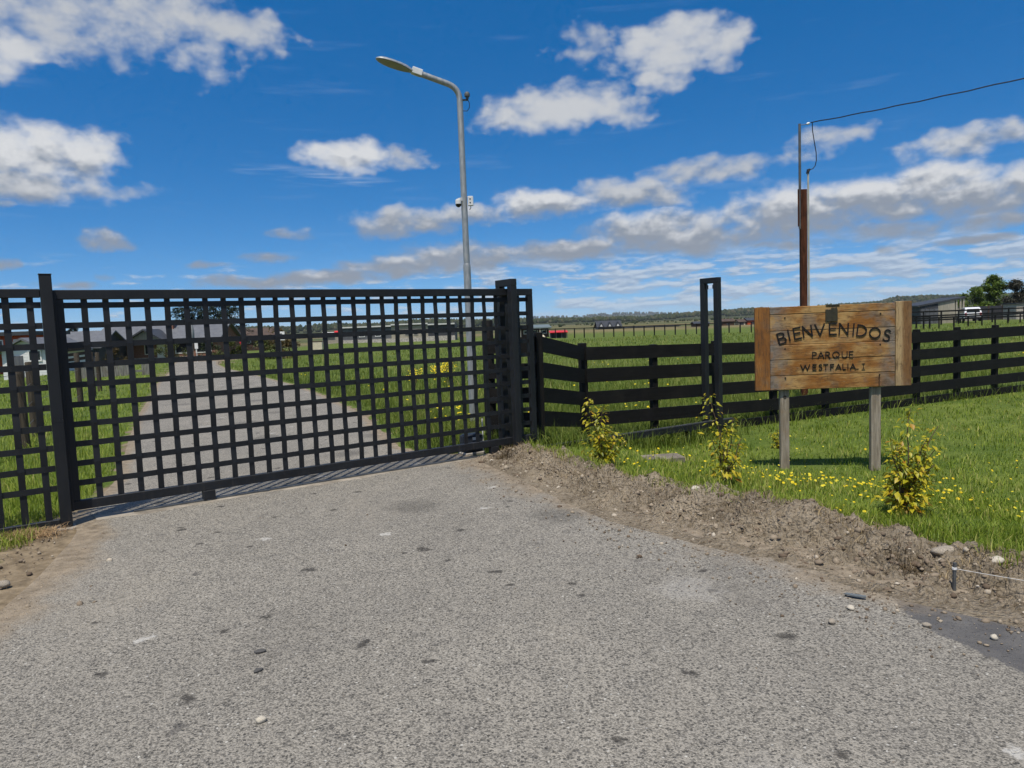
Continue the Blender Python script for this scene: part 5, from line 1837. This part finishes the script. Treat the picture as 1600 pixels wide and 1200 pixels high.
def build_houses():
    # white boarded cottage, gable end to the lane
    h = thing('house', 'small white boarded house with a grey gable seen through the lattice panel', 'house', (-30.5, 45.5, -0.9), 0.10)
    MB().prism([(-1.35, -0.5), (1.35, -0.5), (1.35, 2.05), (0, 2.72), (-1.35, 2.05)], 'y', 0, 5).build('wall', M['white_wall'], h)
    for i in range(10):
        MB().box(-1.34, 1.34, -0.022, -0.002, 0.05 + 0.2 * i, 0.235 + 0.2 * i).build('board', M['white_wall'], h)
    gable_roof(MB(), -1.35, 1.35, 0, 5, 2.06, 2.74, 0.35, 0.14, 'y').build('roof', M['roof_grey'], h)
    window(h, 0.62, 1.72, 0.80, 0.72, -0.03)
    MB().box(-0.95, -0.10, -0.06, -0.024, 0.0, 1.75).build('door', M['wall_grey'], h)
    # red cabin behind it
    h = thing('house', 'red boarded house with a dark flat roof at the left edge behind the lattice panel', 'house', (-42.5, 59.5, -1.0), 0.1)
    MB().box(-3.2, 3.2, 0, 5, -0.4, 3.3).build('wall', M['red_wall'], h)
    MB().box(-3.6, 3.6, -0.6, 5.4, 3.31, 3.62).build('roof', M['roof_dark'], h)
    MB().box(-3.4, 3.4, -1.6, -0.02, 1.9, 2.02).build('porch_roof', M['roof_grey'], h)
    for x in (-1.6, 0.4, 2.2):
        window(h, x, 2.65, 1.0, 0.7, -0.003)
    h = thing('house', 'long dark grey roofed house behind the white boarded house', 'house', (-45.0, 72, -1.0), 0.08)
    gable_wall(-4, 4, 0, 6, -0.4, 2.1, 3.55).build('wall', M['wall_dark'], h)
    gable_roof(MB(), -4, 4, 0, 6, 2.1, 3.55, 0.4, 0.14, 'x').build('roof', M['roof_grey'], h)
    window(h, 1.5, 1.2, 1.1, 0.9, -0.003)
    # brick bungalow at the end of the lane
    h = thing('house', 'long brick bungalow with a wide grey roof at the end of the lane', 'house', (-38.6, 79, -0.85), 0.03)
    gable_wall(-6.6, 6.6, 0, 7, -0.4, 2.25, 3.95).build('wall', M['brick'], h)
    rf = gable_roof(MB(), -6.6, 6.6, 0, 7, 2.25, 3.95, 0.45, 0.16, 'x').build('roof', M['roof_grey'], h)
    MB().box(0.35, 1.05, 2.2, 2.8, 3.2, 4.35).build('chimney', M['brick'], rf)
    MB().box(0.28, 1.12, 2.13, 2.87, 4.351, 4.45).build('chimney_cap', M['concrete'], rf)
    pz = MB()
    pz.prism([(-2.3, 2.02), (2.3, 2.02), (0, 3.35)], 'y', -1.55, 1.2)
    pg = pz.build('porch_gable', M['wall_timber'], h, loc=(-0.4, 0, 0))
    gable_roof(MB(), -2.3, 2.3, -1.6, 1.6, 2.05, 3.38, 0.35, 0.18, 'y').build('porch_roof', M['roof_dark'], pg)
    for x in (-2.45, 1.65):
        MB().box(x - 0.09, x + 0.09, -1.45, -1.27, 0, 2.02).build('porch_post', M['wall_brown'], h)
    for x, w in ((-5.0, 1.2), (-2.9, 0.8), (-0.9, 0.7), (2.8, 1.5), (5.1, 1.7)):
        window(h, x, 1.35, w, 1.15, -0.003)
    MB().box(0.1, 1.0, -0.06, -0.002, 0, 2.02).build('door', M['trim_white'], h)
    MB().box(-6.62, 6.62, -0.035, -0.004, -0.2, 0.45).build('plinth', M['wall_stone'], h)
    # brown barn
    h = thing('barn', 'low brown barn with a long roof right of the dark conifer', 'barn', (-42.3, 116, -0.3), 0.0)
    gable_wall(-4.2, 4.2, 0, 6, -0.4, 1.75, 2.95).build('wall', M['wall_brown'], h)
    gable_roof(MB(), -4.2, 4.2, 0, 6, 1.75, 2.95, 0.5, 0.14, 'x').build('roof', M['roof_brown'], h)
    for x in (-2.6, 0.2, 2.6):
        window(h, x, 1.0, 1.3, 0.7, -0.003)
    # long shed with a pale roof edge
    s = thing('shed', 'long low grey shed with a pale roof edge behind the lattice gate', 'shed', (-15.2, 100, -0.35), 0.02)
    for (a, b, mat, zt) in ((-8.0, -1.15, 'wall_grey', 2.35), (-1.14, 3.9, 'wall_beige', 2.5), (3.91, 7.6, 'wall_dark', 2.35)):
        MB().box(a, b, 0.0, 6, -0.3, zt).build('wall', M[mat], s)
        MB().box(a, b, -0.10, -0.003, -0.3, 0.78 if mat != 'wall_dark' else 0.9).build('stone_base', M['wall_stone'], s)
        r = MB().box(a - 0.02, b + 0.02, -0.22, 6.4, zt + 0.002, zt + 0.22).build('roof', M['roof_dark'], s)
        MB().box(a - 0.02, b + 0.02, -0.27, -0.223, zt + 0.08, zt + 0.26).build('fascia', M['fascia'], r)
    for x in (-0.3, 1.0, 2.2, 3.2):
        window(s, x, 1.55, 0.62, 0.8, -0.003, 'wall_stone', 0.05)
    for x in (-5.2, -3.0):
        window(s, x, 1.35, 0.8, 0.45, -0.003)
    # small roofs farther off
    s = thing('shed', 'small white and red roofed shed far behind the cream crate', 'shed', (-31.5, 128, -0.2), 0.1)
    MB().box(-1.6, 1.6, 0, 4, -0.3, 1.25).build('wall', M['wall_beige'], s)
    gable_roof(MB(), -1.6, 0.2, 0, 4, 1.25, 1.75, 0.3, 0.1, 'x').build('roof', M['trim_white'], s)
    gable_roof(MB(), 0.6, 1.6, 0.2, 3.8, 1.3, 1.95, 0.3, 0.1, 'x').build('roof', M['red'], s)
    # grey roofed house, red roofed shelter
    h = thing('shed', 'open shed with a pale green grey roof just right of the gate end', 'shed', (3.75, 96, -0.15), 0.02)
    MB().box(-2.2, 1.4, 0.3, 4.5, -0.2, 1.22).build('wall', M['wall_brown'], h)
    MB().prism([(-0.6, 1.22), (5.0, 1.60), (5.0, 1.72), (-0.6, 1.34)], 'x', -2.6, 1.75).build('roof', M['roof_green'], h)
    for x in (-2.4, -1.2, 0.2, 1.5):
        MB().box(x - 0.08, x + 0.08, -0.5, -0.34, -0.2, 1.215).build('post', M['wall_timber'], h)
    for x in (-1.6, -0.4, 0.8):
        window(h, x, 0.75, 0.7, 0.5, 0.297)
    h = thing('shelter', 'small animal shelter with a bright red roof in the far paddock', 'shelter', (5.75, 85, -0.12), 0.0)
    MB().prism([(-0.3, 0.66), (2.0, 0.84), (2.0, 0.90), (-0.3, 0.72)], 'x', -1.1, 1.05).build('roof', M['red'], h)
    MB().box(-1.0, 0.95, 1.6, 1.68, -0.1, 0.74).build('back_wall', M['wall_dark'], h)
    for x in (-1.0, -0.35, 0.3, 0.9):
        MB().box(x - 0.05, x + 0.05, -0.1, 0.0, -0.1, 0.655).build('post', M['wall_grey'], h)
    h = tag(link(stone_mesh('covered_heap', M['cream'], 4, 3, 0.18), 'covered_heap', None, (3.35, 82, 0.0), 0.2, (0.62, 0.5, 0.50)),
            'low cream covered heap beside the red roofed shelter', 'heap')
    c = thing('crate', 'cream crate standing in the meadow behind the lattice gate', 'crate', (-17.6, 66, -0.1), 0.15)
    MB().box(-0.48, 0.48, -0.4, 0.4, 0.10, 0.86, 0.02).build('body', M['cream'], c)
    MB().box(-0.50, 0.50, -0.42, 0.42, 0.861, 0.92, 0.01).build('lid', M['wall_brown'], c)
    for x in (-0.38, 0.38):
        MB().box(x - 0.06, x + 0.06, -0.38, 0.38, -0.1, 0.099).build('runner', M['wall_timber'], c)
    # steep dark house with dormers
    h = thing('house', 'dark house with three steep dormers on the horizon of the far paddock', 'house', (23.4, 170, -0.4), 0.0)
    gable_wall(-2.7, 2.7, 0, 6, -0.3, 0.76, 2.15).build('wall', M['wall_dark'], h)
    r = gable_roof(MB(), -2.7, 2.7, 0, 6, 0.76, 2.15, 0.3, 0.12, 'x').build('roof', M['roof_dark'], h)
    for x in (-2.0, 0.0, 1.9):
        d = MB().prism([(x - 0.75, 0.78), (x + 0.75, 0.78), (x, 2.05)], 'y', -0.35, 2.2).build('dormer', M['roof_dark'], r)
        MB().prism([(x - 0.32, 0.95), (x + 0.32, 0.95), (x, 1.50)], 'y', -0.40, -0.353).build('pane', M['fascia'], d)
    MB().box(2.9, 16.5, 1, 5, -0.3, 0.42).build('wing', M['wall_dark'], h)
    MB().box(2.9, 16.8, 0.6, 5.4, 0.425, 0.62).build('wing_roof', M['roof_dark'], h)
    # brown sheds near the portal
    for lab, x, y, w, zt, wm, rm in (('brown shed with a dark roof on the far fields right of the portal frame', 45.2, 150, 2.4, 1.0, 'wall_brown', 'roof_brown'),
                                     ('cream walled shed on the far fields beside the brown shed', 48.2, 150.5, 1.3, 0.8, 'cream', 'roof_brown'),
                                     ('dark red shed on the far fields at the edge of the sign', 50.8, 151, 2.6, 1.05, 'red_wall', 'roof_dark'),
                                     ('low dark shed on the far fields left of the portal frame', 39.5, 149, 3.0, 0.7, 'wall_brown', 'roof_dark')):
        s = thing('shed', lab, 'shed', (x, y, -0.25))
        gable_wall(-w / 2, w / 2, 0, 3, -0.2, zt, zt + 0.45).build('wall', M[wm], s)
        gable_roof(MB(), -w / 2, w / 2, 0, 3, zt, zt + 0.45, 0.2, 0.1, 'x').build('roof', M[rm], s)
        MB().box(-0.35, 0.35, -0.04, -0.003, -0.1, zt * 0.75).build('door', M['wall_dark'], s)
    # lean-to barn on the right
    b = thing('barn', 'lean-to barn with pale timber wall and sloping dark roof beside the white car', 'barn', (50.6, 85, -0.1), -0.05)
    MB().prism([(-2.45, -0.2), (-0.35, -0.2), (-0.35, 2.35), (-2.45, 2.02)], 'y', 0, 5).build('wall', M['wall_dark'], b)
    MB().prism([(-0.345, -0.2), (1.55, -0.2), (1.55, 2.66), (-0.345, 2.355)], 'y', 0.02, 5).build('wall', M['wall_timber'], b)
    MB().prism([(1.555, -0.2), (2.5, -0.2), (2.5, 2.8), (1.555, 2.66)], 'y', 2.2, 5).build('wall', M['wall_brown'], b)
    MB().prism([(-2.75, 2.0), (2.75, 2.86), (2.75, 3.06), (-2.75, 2.2)], 'y', -0.12, 5.4).build('roof', M['roof_dark'], b)
    for x in (1.75, 2.2, 2.55):
        MB().box(x - 0.09, x + 0.09, 0, 0.18, -0.2, 2.66 + (x - 1.75) * 0.15).build('post', M['wall_timber'], b)
    for x in (-2.1, -1.6, -1.1, -0.6):
        MB().box(x - 0.22, x + 0.22, -0.03, -0.003, -0.1, 1.75).build('door_panel', M['wall_grey'], b)
    w = thing('yard_wall', 'long dark yard wall under the trees beside the barn', 'wall', (64, 96, 0.0), -0.02)
    MB().box(-6.5, 9, 0, 0.3, -0.3, 1.75).build('sheeting', M['wall_dark'], w)
    MB().box(-6.5, -2.6, -0.20, -0.003, -0.3, 1.55).build('log_stack', M['wall_timber'], w)
    for i in range(9):
        MB().box(-6.4 + i * 1.9, -6.28 + i * 1.9, -0.12, -0.003, -0.3, 1.82).build('post', M['wall_brown'], w)
    s = thing('shed', 'small grey stone shed with a dark doorway under the dark tree', 'shed', (65.5, 92, 0.1), 0.0)
    MB().box(-1.2, 1.2, 0, 2.5, -0.4, 1.75).build('wall', M['wall_stone'], s)
    MB().box(-1.35, 1.35, -0.15, 2.65, 1.752, 1.9).build('roof', M['roof_dark'], s)
    MB().box(-0.35, 0.35, -0.03, -0.003, -0.3, 1.4).build('door', M['wall_dark'], s)


def car(label, loc, rz, paint):
    c = thing('parked_car', label, 'car', loc, rz)
    # side outline (y forward, z up), rear at y = 0
    prof = [(0.05, 0.32), (0.0, 0.60), (0.06, 0.98), (0.28, 1.46), (0.55, 1.58), (1.9, 1.56), (2.75, 1.05), (3.85, 0.92), (4.15, 0.70), (4.15, 0.35)]
    vs, fs = [], []
    n = len(prof)
    for x, inset in ((-0.86, 0), (-0.80, 1), (0.80, 1), (0.86, 0)):
        for y, z in prof:
            k = 0.14 * max(0, (z - 0.95)) / 0.6
            sx = math.copysign(abs(x) - k, x)
            vs.append((sx, y + (0.0 if inset else 0.03), z if not inset else z + 0.02))
    for r in range(3):
        for i in range(n):
            j = (i + 1) % n
            fs.append((r * n + i, r * n + j, r * n + n + j, r * n + n + i))
    fs += [tuple(range(n)), tuple(range(4 * n - 1, 3 * n - 1, -1))]
    MB().add(vs, fs).build('body', M[paint], c, 'auto')
    MB().prism([(-0.66, 1.02), (0.66, 1.02), (0.58, 1.42), (-0.58, 1.42)], 'y', 0.0, 0.02).build('rear_window', M['glass'], c, loc=(0, 0.055, 0)).rotation_euler = (-0.0, 0, 0)
    for s in (-1, 1):
        MB().prism([(0.45, 1.02), (2.55, 1.02), (1.9, 1.46), (0.62, 1.46)], 'x', 0.0, 0.02).build('side_window', M['glass'], c, loc=(s * 0.835 - 0.01, 0, 0))
        MB().box(s * 0.72 - 0.09, s * 0.72 + 0.09, -0.035, 0.05, 0.72, 0.98).build('tail_light', M['taillight'], c)
        for y in (0.75, 3.3):
            w = MB().tube([(s * 0.70, y, 0.32), (s * 0.88, y, 0.32)], 0.32, 16).build('wheel', M['tyre'], c, 'auto')
            MB().tube([(s * 0.86, y, 0.32), (s * 0.89, y, 0.32)], 0.19, 12).build('rim', M['dull_pipe'], w, 'auto')
    MB().box(-0.26, 0.26, -0.03, 0.012, 0.62, 0.75).build('number_plate', M['trim_white'], c)
    MB().box(-0.82, 0.82, -0.06, 0.06, 0.34, 0.50, 0.02).build('bumper', M['tyre'], c)


def build_cars():
    car('white car parked beside the lean-to barn', (51.8, 81, 0.05), -0.35, 'car_white')
    car('red car parked beyond the lane under the conifer', (-37.6, 99, -0.75), 0.25, 'car_red')


# ------------------------------------------------------------------ fences far and near
def rail_fence(name, label, A, B, n, h, rails, mat='fence_post', pw=0.09, rw=0.05, group=None):
    A, B = Vector((*A, z1(*A))), Vector((*B, z1(*B)))
    f = thing(name, label, 'fence', A)
    me = MB().box(-pw / 2, pw / 2, -pw / 2, pw / 2, -0.3, h, 0).mesh('post', M[mat])
    d = B - A
    for i in range(n):
        q = d * (i / (n - 1))
        link(me, 'post', f, q, random.uniform(0, 1), (1, 1, random.uniform(0.95, 1.04)))
    for z in rails:
        MB().bar((0, 0, z), (d.x, d.y, d.z + z), rw, rw * 1.6).build('rail', M[mat], f)
    return f


def build_fences():
    rail_fence('paddock_fence', 'far thin dark post and rail fence crossing the paddock behind the gate end', (2.0, 84), (27.5, 75.5), 25, 1.12, (1.08,), pw=0.10, rw=0.05)
    rail_fence('paddock_fence', 'far dark post fence running on towards the sign post', (28.2, 75.2), (36.5, 63), 14, 1.10, (1.06,), pw=0.10, rw=0.05)
    rail_fence('paddock_fence', 'dark post and rail fence across the field right of the sign', (33.2, 60.5), (62, 78), 15, 0.98, (0.95,), pw=0.10, rw=0.09)
    rail_fence('paddock_fence', 'dark three rail fence in front of the lean-to barn', (39.0, 75), (70, 86), 14, 1.55, (0.55, 1.0, 1.45), pw=0.12, rw=0.10)
    # round posts with wire beside the lattice panel
    f = thing('wire_fence', 'dark round post and wire fence along the verge behind the lattice panel', 'fence', (-8.0, 11.6, 0))
    P = [(-6.9, 9.3), (-7.35, 10.8), (-8.05, 12.1), (-9.1, 14.6), (-10.3, 17.2), (-11.6, 20.0), (-12.9, 22.6)]
    me = MB().tube([(0, 0, -0.4), (0, 0, 0.8), (0.01, 0, 1.24), (0.01, 0, 1.26)], [0.068, 0.064, 0.060, 0.05], 10).mesh('post', M['dark_pole'], 'auto')
    for x, y in P:
        link(me, 'post', f, (x + 8.0, y - 11.6, z1(x, y)), random.uniform(0, 6), (1, 1, random.uniform(0.94, 1.05)))
    for z in (0.3, 0.6, 0.9, 1.12):
        pts = []
        for (xa, ya), (xb, yb) in zip(P[:-1], P[1:]):
            for t in (0, 0.25, 0.5, 0.75):
                x, y = xa + (xb - xa) * t, ya + (yb - ya) * t
                pts.append((x + 8.0, y - 11.6, z1(x, y) + z - 0.05 * t * (1 - t)))
        MB().tube(pts, 0.004, 4).build('wire', M['dull_pipe'], f)
    # weathered plank fence at the far end of the lane
    f = thing('plank_fence', 'weathered grey upright plank fence beside the far end of the lane', 'fence', (-17.4, 30.3, 0))
    A, B = Vector((-19.2, 31.9, 0)), Vector((-16.0, 32.1, 0))
    d = (B - A)
    n = 30
    ang = math.atan2(d.y, d.x)
    for i in range(n):
        if 22 < i < 26:
            continue
        p = A.lerp(B, i / (n - 1))
        h = random.uniform(0.46, 0.56) - z1(p.x, p.y)
        o = MB().box(-0.050, 0.050, -0.011, 0.011, -0.2, h).build('plank', M['picket'], f, loc=(p.x + 17.4, p.y - 30.3, z1(p.x, p.y)))
        o.rotation_euler = (0, random.uniform(-.02, .02), ang)
    for z in (0.2, 0.6):
        a, b = A - Vector((-17.4, 30.3, -z1(A.x, A.y) - z)), B - Vector((-17.4, 30.3, -z1(B.x, B.y) - z))
        nn = Vector((-d.y, d.x, 0)).normalized() * 0.035
        MB().bar(a + nn, b + nn, 0.045, 0.09).build('rail', M['picket'], f)
    f = thing('board_screen', 'short stack of dark sloping boards beyond the wire fence posts', 'fence', (-22.6, 37.2, z1(-22.6, 37.2)), 0.3)
    for i in range(4):
        MB().bar((-0.55, 0, 0.75 + 0.26 * i), (0.75, 0, 0.88 + 0.26 * i), 0.03, 0.16).build('board', M['fence'], f)
    for x in (-0.5, 0.7):
        MB().box(x - 0.05, x + 0.05, 0.02, 0.12, -0.2, 1.95).build('post', M['fence_post'], f)


# ------------------------------------------------------------------ trees and hedges
def broad_tree(name, label, loc, height, width, mat, seed, leaves=5200, leaf=0.22, trunk_h=0.3, clumps=26, cat='tree', group=None):
    rs = random.Random(seed)
    t = thing(name, label, cat, loc, group=group)
    th = height * trunk_h
    MB().tube([(0, 0, -0.3), (0.03 * height * rs.uniform(-1, 1), 0, th), (0.02 * height, 0.0, height * 0.72)],
              [0.035 * height, 0.025 * height, 0.006 * height], 8).build('trunk', M['bark'], t, 'auto')
    cl = []
    for i in range(clumps):
        a, r = rs.uniform(0, 6.283), math.sqrt(rs.random()) * 0.5
        z = rs.uniform(0.0, 1.0)
        env = (1 - abs(2 * z - 0.85) ** 2.2 * 0.75)
        c = Vector((math.cos(a) * r * width * env, math.sin(a) * r * width * env, th * 0.75 + z * (height - th * 0.75) * 0.93))
        cl.append((c, rs.uniform(0.11, 0.21) * width))
        if i % 3 == 0:
            MB().tube([(0.01, 0, th * rs.uniform(0.7, 1.5)), tuple(c * 0.6 + Vector((0, 0, c.z * 0.3))), tuple(c)], [0.014 * height, 0.009 * height, 0.003 * height], 5).build('limb', M['bark'], t)
    L = []
    for i in range(leaves):
        c, r = cl[rs.randrange(len(cl))]
        v = Vector((rs.gauss(0, 1), rs.gauss(0, 1), rs.gauss(0, 1)))
        v = v.normalized() * (rs.random() ** 0.45) * r
        v.z *= 0.8
        d = Vector((rs.uniform(-1, 1), rs.uniform(-1, 1), rs.uniform(-0.9, 0.4)))
        ln = leaf * rs.uniform(0.6, 1.3)
        L.append((c + v, d, Vector((rs.uniform(-.5, .5), rs.uniform(-.5, .5), 1)), ln, ln * 0.75, min(1, max(0, rs.gauss(0.5, 0.26)))))
    leaf_cloud('crown', L, mat, t)
    return t


def conifer(label, loc, height, width, seed, tops=1, n_branch=150):
    rs = random.Random(seed)
    t = thing('conifer', label, 'tree', loc)
    L = []
    for k in range(tops):
        ox = (k - (tops - 1) / 2) * width * 0.22
        hh = height * (1 - 0.10 * abs(k - (tops - 1) / 2) * rs.uniform(0.5, 1.5))
        MB().tube([(ox, 0, -0.3), (ox, 0, hh * 0.6), (ox, 0, hh)], [0.022 * height, 0.014 * height, 0.003 * height], 7).build('trunk', M['bark'], t, 'auto')
        for i in range(n_branch):
            z = 0.10 + 0.88 * rs.random() ** 0.9
            a = rs.uniform(0, 6.283)
            ln = width * 0.5 * (1 - z) ** 0.6 * rs.uniform(0.65, 1.1) * (0.72 if tops > 1 else 1) + (0.55 if tops > 1 else 0.15)
            base = Vector((ox, 0, z * hh))
            out = Vector((math.cos(a), math.sin(a), -0.12))
            for q in range(16):
                f = rs.uniform(0.12, 1.0)
                p = base + out * ln * f + Vector((rs.uniform(-.2, .2), rs.uniform(-.2, .2), rs.uniform(-.16, .10))) * (1 - 0.4 * f)
                d = out + Vector((rs.uniform(-.8, .8), rs.uniform(-.8, .8), rs.uniform(-.7, .25)))
                s = rs.uniform(0.22, 0.46)
                L.append((p, d, Vector((0, 0, 1)), s, s * 0.42, min(1, max(0, rs.gauss(0.45, 0.25)))))
    leaf_cloud('crown', L, M['needle'], t)


def build_trees():
    broad_tree('broadleaf_tree', 'bright green broadleaf tree, tallest of the trees beside the barn', (70.6, 106, 0), 6.3, 4.6, M['leaf_bright'], 2, 6000, 0.30, 0.2, 30)
    broad_tree('broadleaf_tree', 'low bright green bushy tree between the barn and the tall tree', (64.6, 101, 0), 4.4, 5.0, M['leaf_bright'], 5, 4200, 0.28, 0.12, 26)
    broad_tree('broadleaf_tree', 'dusky dark tree at the right edge of the view', (68.4, 98, 0), 5.3, 4.4, M['leaf_grey'], 9, 5200, 0.26, 0.16, 30)
    conifer('broad dark conifer rising behind the brick bungalow', (-39.2, 94, -0.6), 7.2, 9.4, 3, 4, 230)
    conifer('narrow dark conifer behind the lattice next to the end post', (-60.0, 100, -0.8), 4.7, 2.4, 6, 1, 110)
    broad_tree('broadleaf_tree', 'russet leaved tree beside the narrow dark conifer', (-57.5, 99, -0.8), 3.6, 2.6, M['leaf_russet'], 12, 1600, 0.22, 0.2, 14)
    H = [('clipped dark hedge bush left of the number sign', -17.9, 52, 1.5, 2.2, 'leaf_hedge'), ('russet hedge bush behind the number sign', -16.0, 52.5, 1.55, 2.2, 'leaf_russet'),
         ('green bush at the bend of the lane', -20.6, 53.5, 1.3, 1.9, 'leaf_hedge'), ('bushy green shrub before the brick bungalow door', -31.6, 68, 1.9, 3.2, 'leaf_hedge'),
         ('russet shrub before the porch of the bungalow', -38.2, 70, 1.7, 2.6, 'leaf_russet'), ('round green shrub at the end of the bungalow', -42.0, 69, 2.3, 2.6, 'leaf_bright'),
         ('dark shrub under the bungalow eaves beside the white post sign', -28.9, 69, 1.7, 2.4, 'leaf_dark'), ('tall brown green bush behind the hedge', -19.2, 60, 2.3, 2.8, 'leaf_russet'),
         ('russet shrub at the end wall of the bungalow', -44.6, 71, 1.6, 2.2, 'leaf_russet')]
    for i, (lab, x, y, h, w, m) in enumerate(H):
        broad_tree('bush', lab, (x, y, z1(x, y) - 0.1), h, w, M[m], 40 + i, 1300, 0.15, 0.1, 14, 'bush', 'garden bushes by the lane')
    # yellow broom in the meadow
    rs = random.Random(77)
    for lab, x, y, h, w, n in (('yellow flowering clump in the meadow, leftmost of three', -3.02, 22.6, 0.55, 0.55, 120), ('small yellow flowering clump in the meadow, middle of three', -2.35, 23.2, 0.62, 0.55, 130),
                               ('largest yellow flowering clump in the meadow close to the lamp', -2.02, 22.8, 0.78, 0.55, 240)):
        t = thing('flower_clump', lab, 'flowers', (x, y, z1(x, y)), group='yellow flowering clumps in the meadow')
        for k in range(5):
            MB().tube([(0, 0, -0.05), (rs.uniform(-.2, .2) * w, rs.uniform(-.2, .2), h * 0.6), (rs.uniform(-.45, .45) * w, rs.uniform(-.2, .2), h * 0.95)], [0.01, 0.008, 0.004], 5).build('stem', M['stem'], t)
        A, Bm = [], []
        for k in range(n):
            p = Vector((rs.gauss(0, 0.24) * w, rs.gauss(0, 0.2) * w, h * rs.uniform(0.25, 1.02)))
            d = Vector((rs.uniform(-1, 1), rs.uniform(-1, 1), rs.uniform(-.3, .8)))
            (A if p.z > h * 0.42 else Bm).append((p, d, Vector((0, -0.6, 1)), 0.055, 0.05, rs.random()))
        leaf_cloud('blossom', A, M['petal'], t)
        leaf_cloud('leaves', Bm, M['leaf_bright'], t)


def build_signs():
    s = thing('number_sign', 'white square number ten sign on a post beside the lane', 'sign', (-11.42, 36, z1(-11.42, 36)), -0.25)
    MB().tube([(0, 0.03, -0.2), (0, 0.03, 1.85)], 0.03, 8).build('post', M['dull_pipe'], s)
    MB().box(-0.27, 0.27, -0.012, 0.0, 1.52, 1.95, 0.004).build('plate', M['trim_white'], s)
    o = link(letter_mesh('I', 0.22, 0.035), 'digit', s, (-0.09, -0.0125, 1.735))
    o = link(letter_mesh('O', 0.22, 0.035), 'digit', s, (0.08, -0.0125, 1.735), None, (0.72, 1, 1))
    s = thing('notice_board', 'small white notice plate on a thin post at the end of the lane', 'sign', (-20.1, 46.4, z1(-20.1, 46.4)), 0.2)
    MB().tube([(0, 0.02, -0.2), (0, 0.02, 1.3)], 0.025, 8).build('post', M['fascia'], s)
    MB().box(-0.10, 0.10, -0.012, 0.0, 0.85, 1.28, 0.004).build('plate', M['trim_white'], s)
    u = thing('parasol', 'closed grey parasol standing before the bungalow', 'parasol', (-30.65, 70, z1(-30.65, 70)))
    MB().tube([(0, 0, -0.2), (0, 0, 3.6)], 0.03, 8).build('pole', M['dull_pipe'], u)
    MB().tube([(0, 0, 1.75), (0, 0, 1.9), (0, 0, 2.6), (0, 0, 3.5), (0, 0, 3.58)], [0.12, 0.20, 0.22, 0.08, 0.02], 9).build('canopy', M['umbrella'], u, 'auto')


build_houses()
build_cars()
build_fences()
build_trees()
build_signs()

# ================================================================== air
def build_haze():
    m = bpy.data.materials.new('haze_air')
    m.use_nodes = True
    nt = m.node_tree
    nt.nodes.clear()
    out, pv = nt.nodes.new('ShaderNodeOutputMaterial'), nt.nodes.new('ShaderNodeVolumePrincipled')
    pv.inputs['Color'].default_value = (0.80, 0.88, 1.0, 1)
    pv.inputs['Density'].default_value = 0.00007
    nt.links.new(pv.outputs[0], out.inputs['Volume'])
    o = MB().box(-9500, 9500, -9500, 9500, -3, 140).build('haze', m)
    o['kind'] = 'stuff'
    o['label'], o['category'] = 'thin blue air over the far country', 'haze'


build_haze()
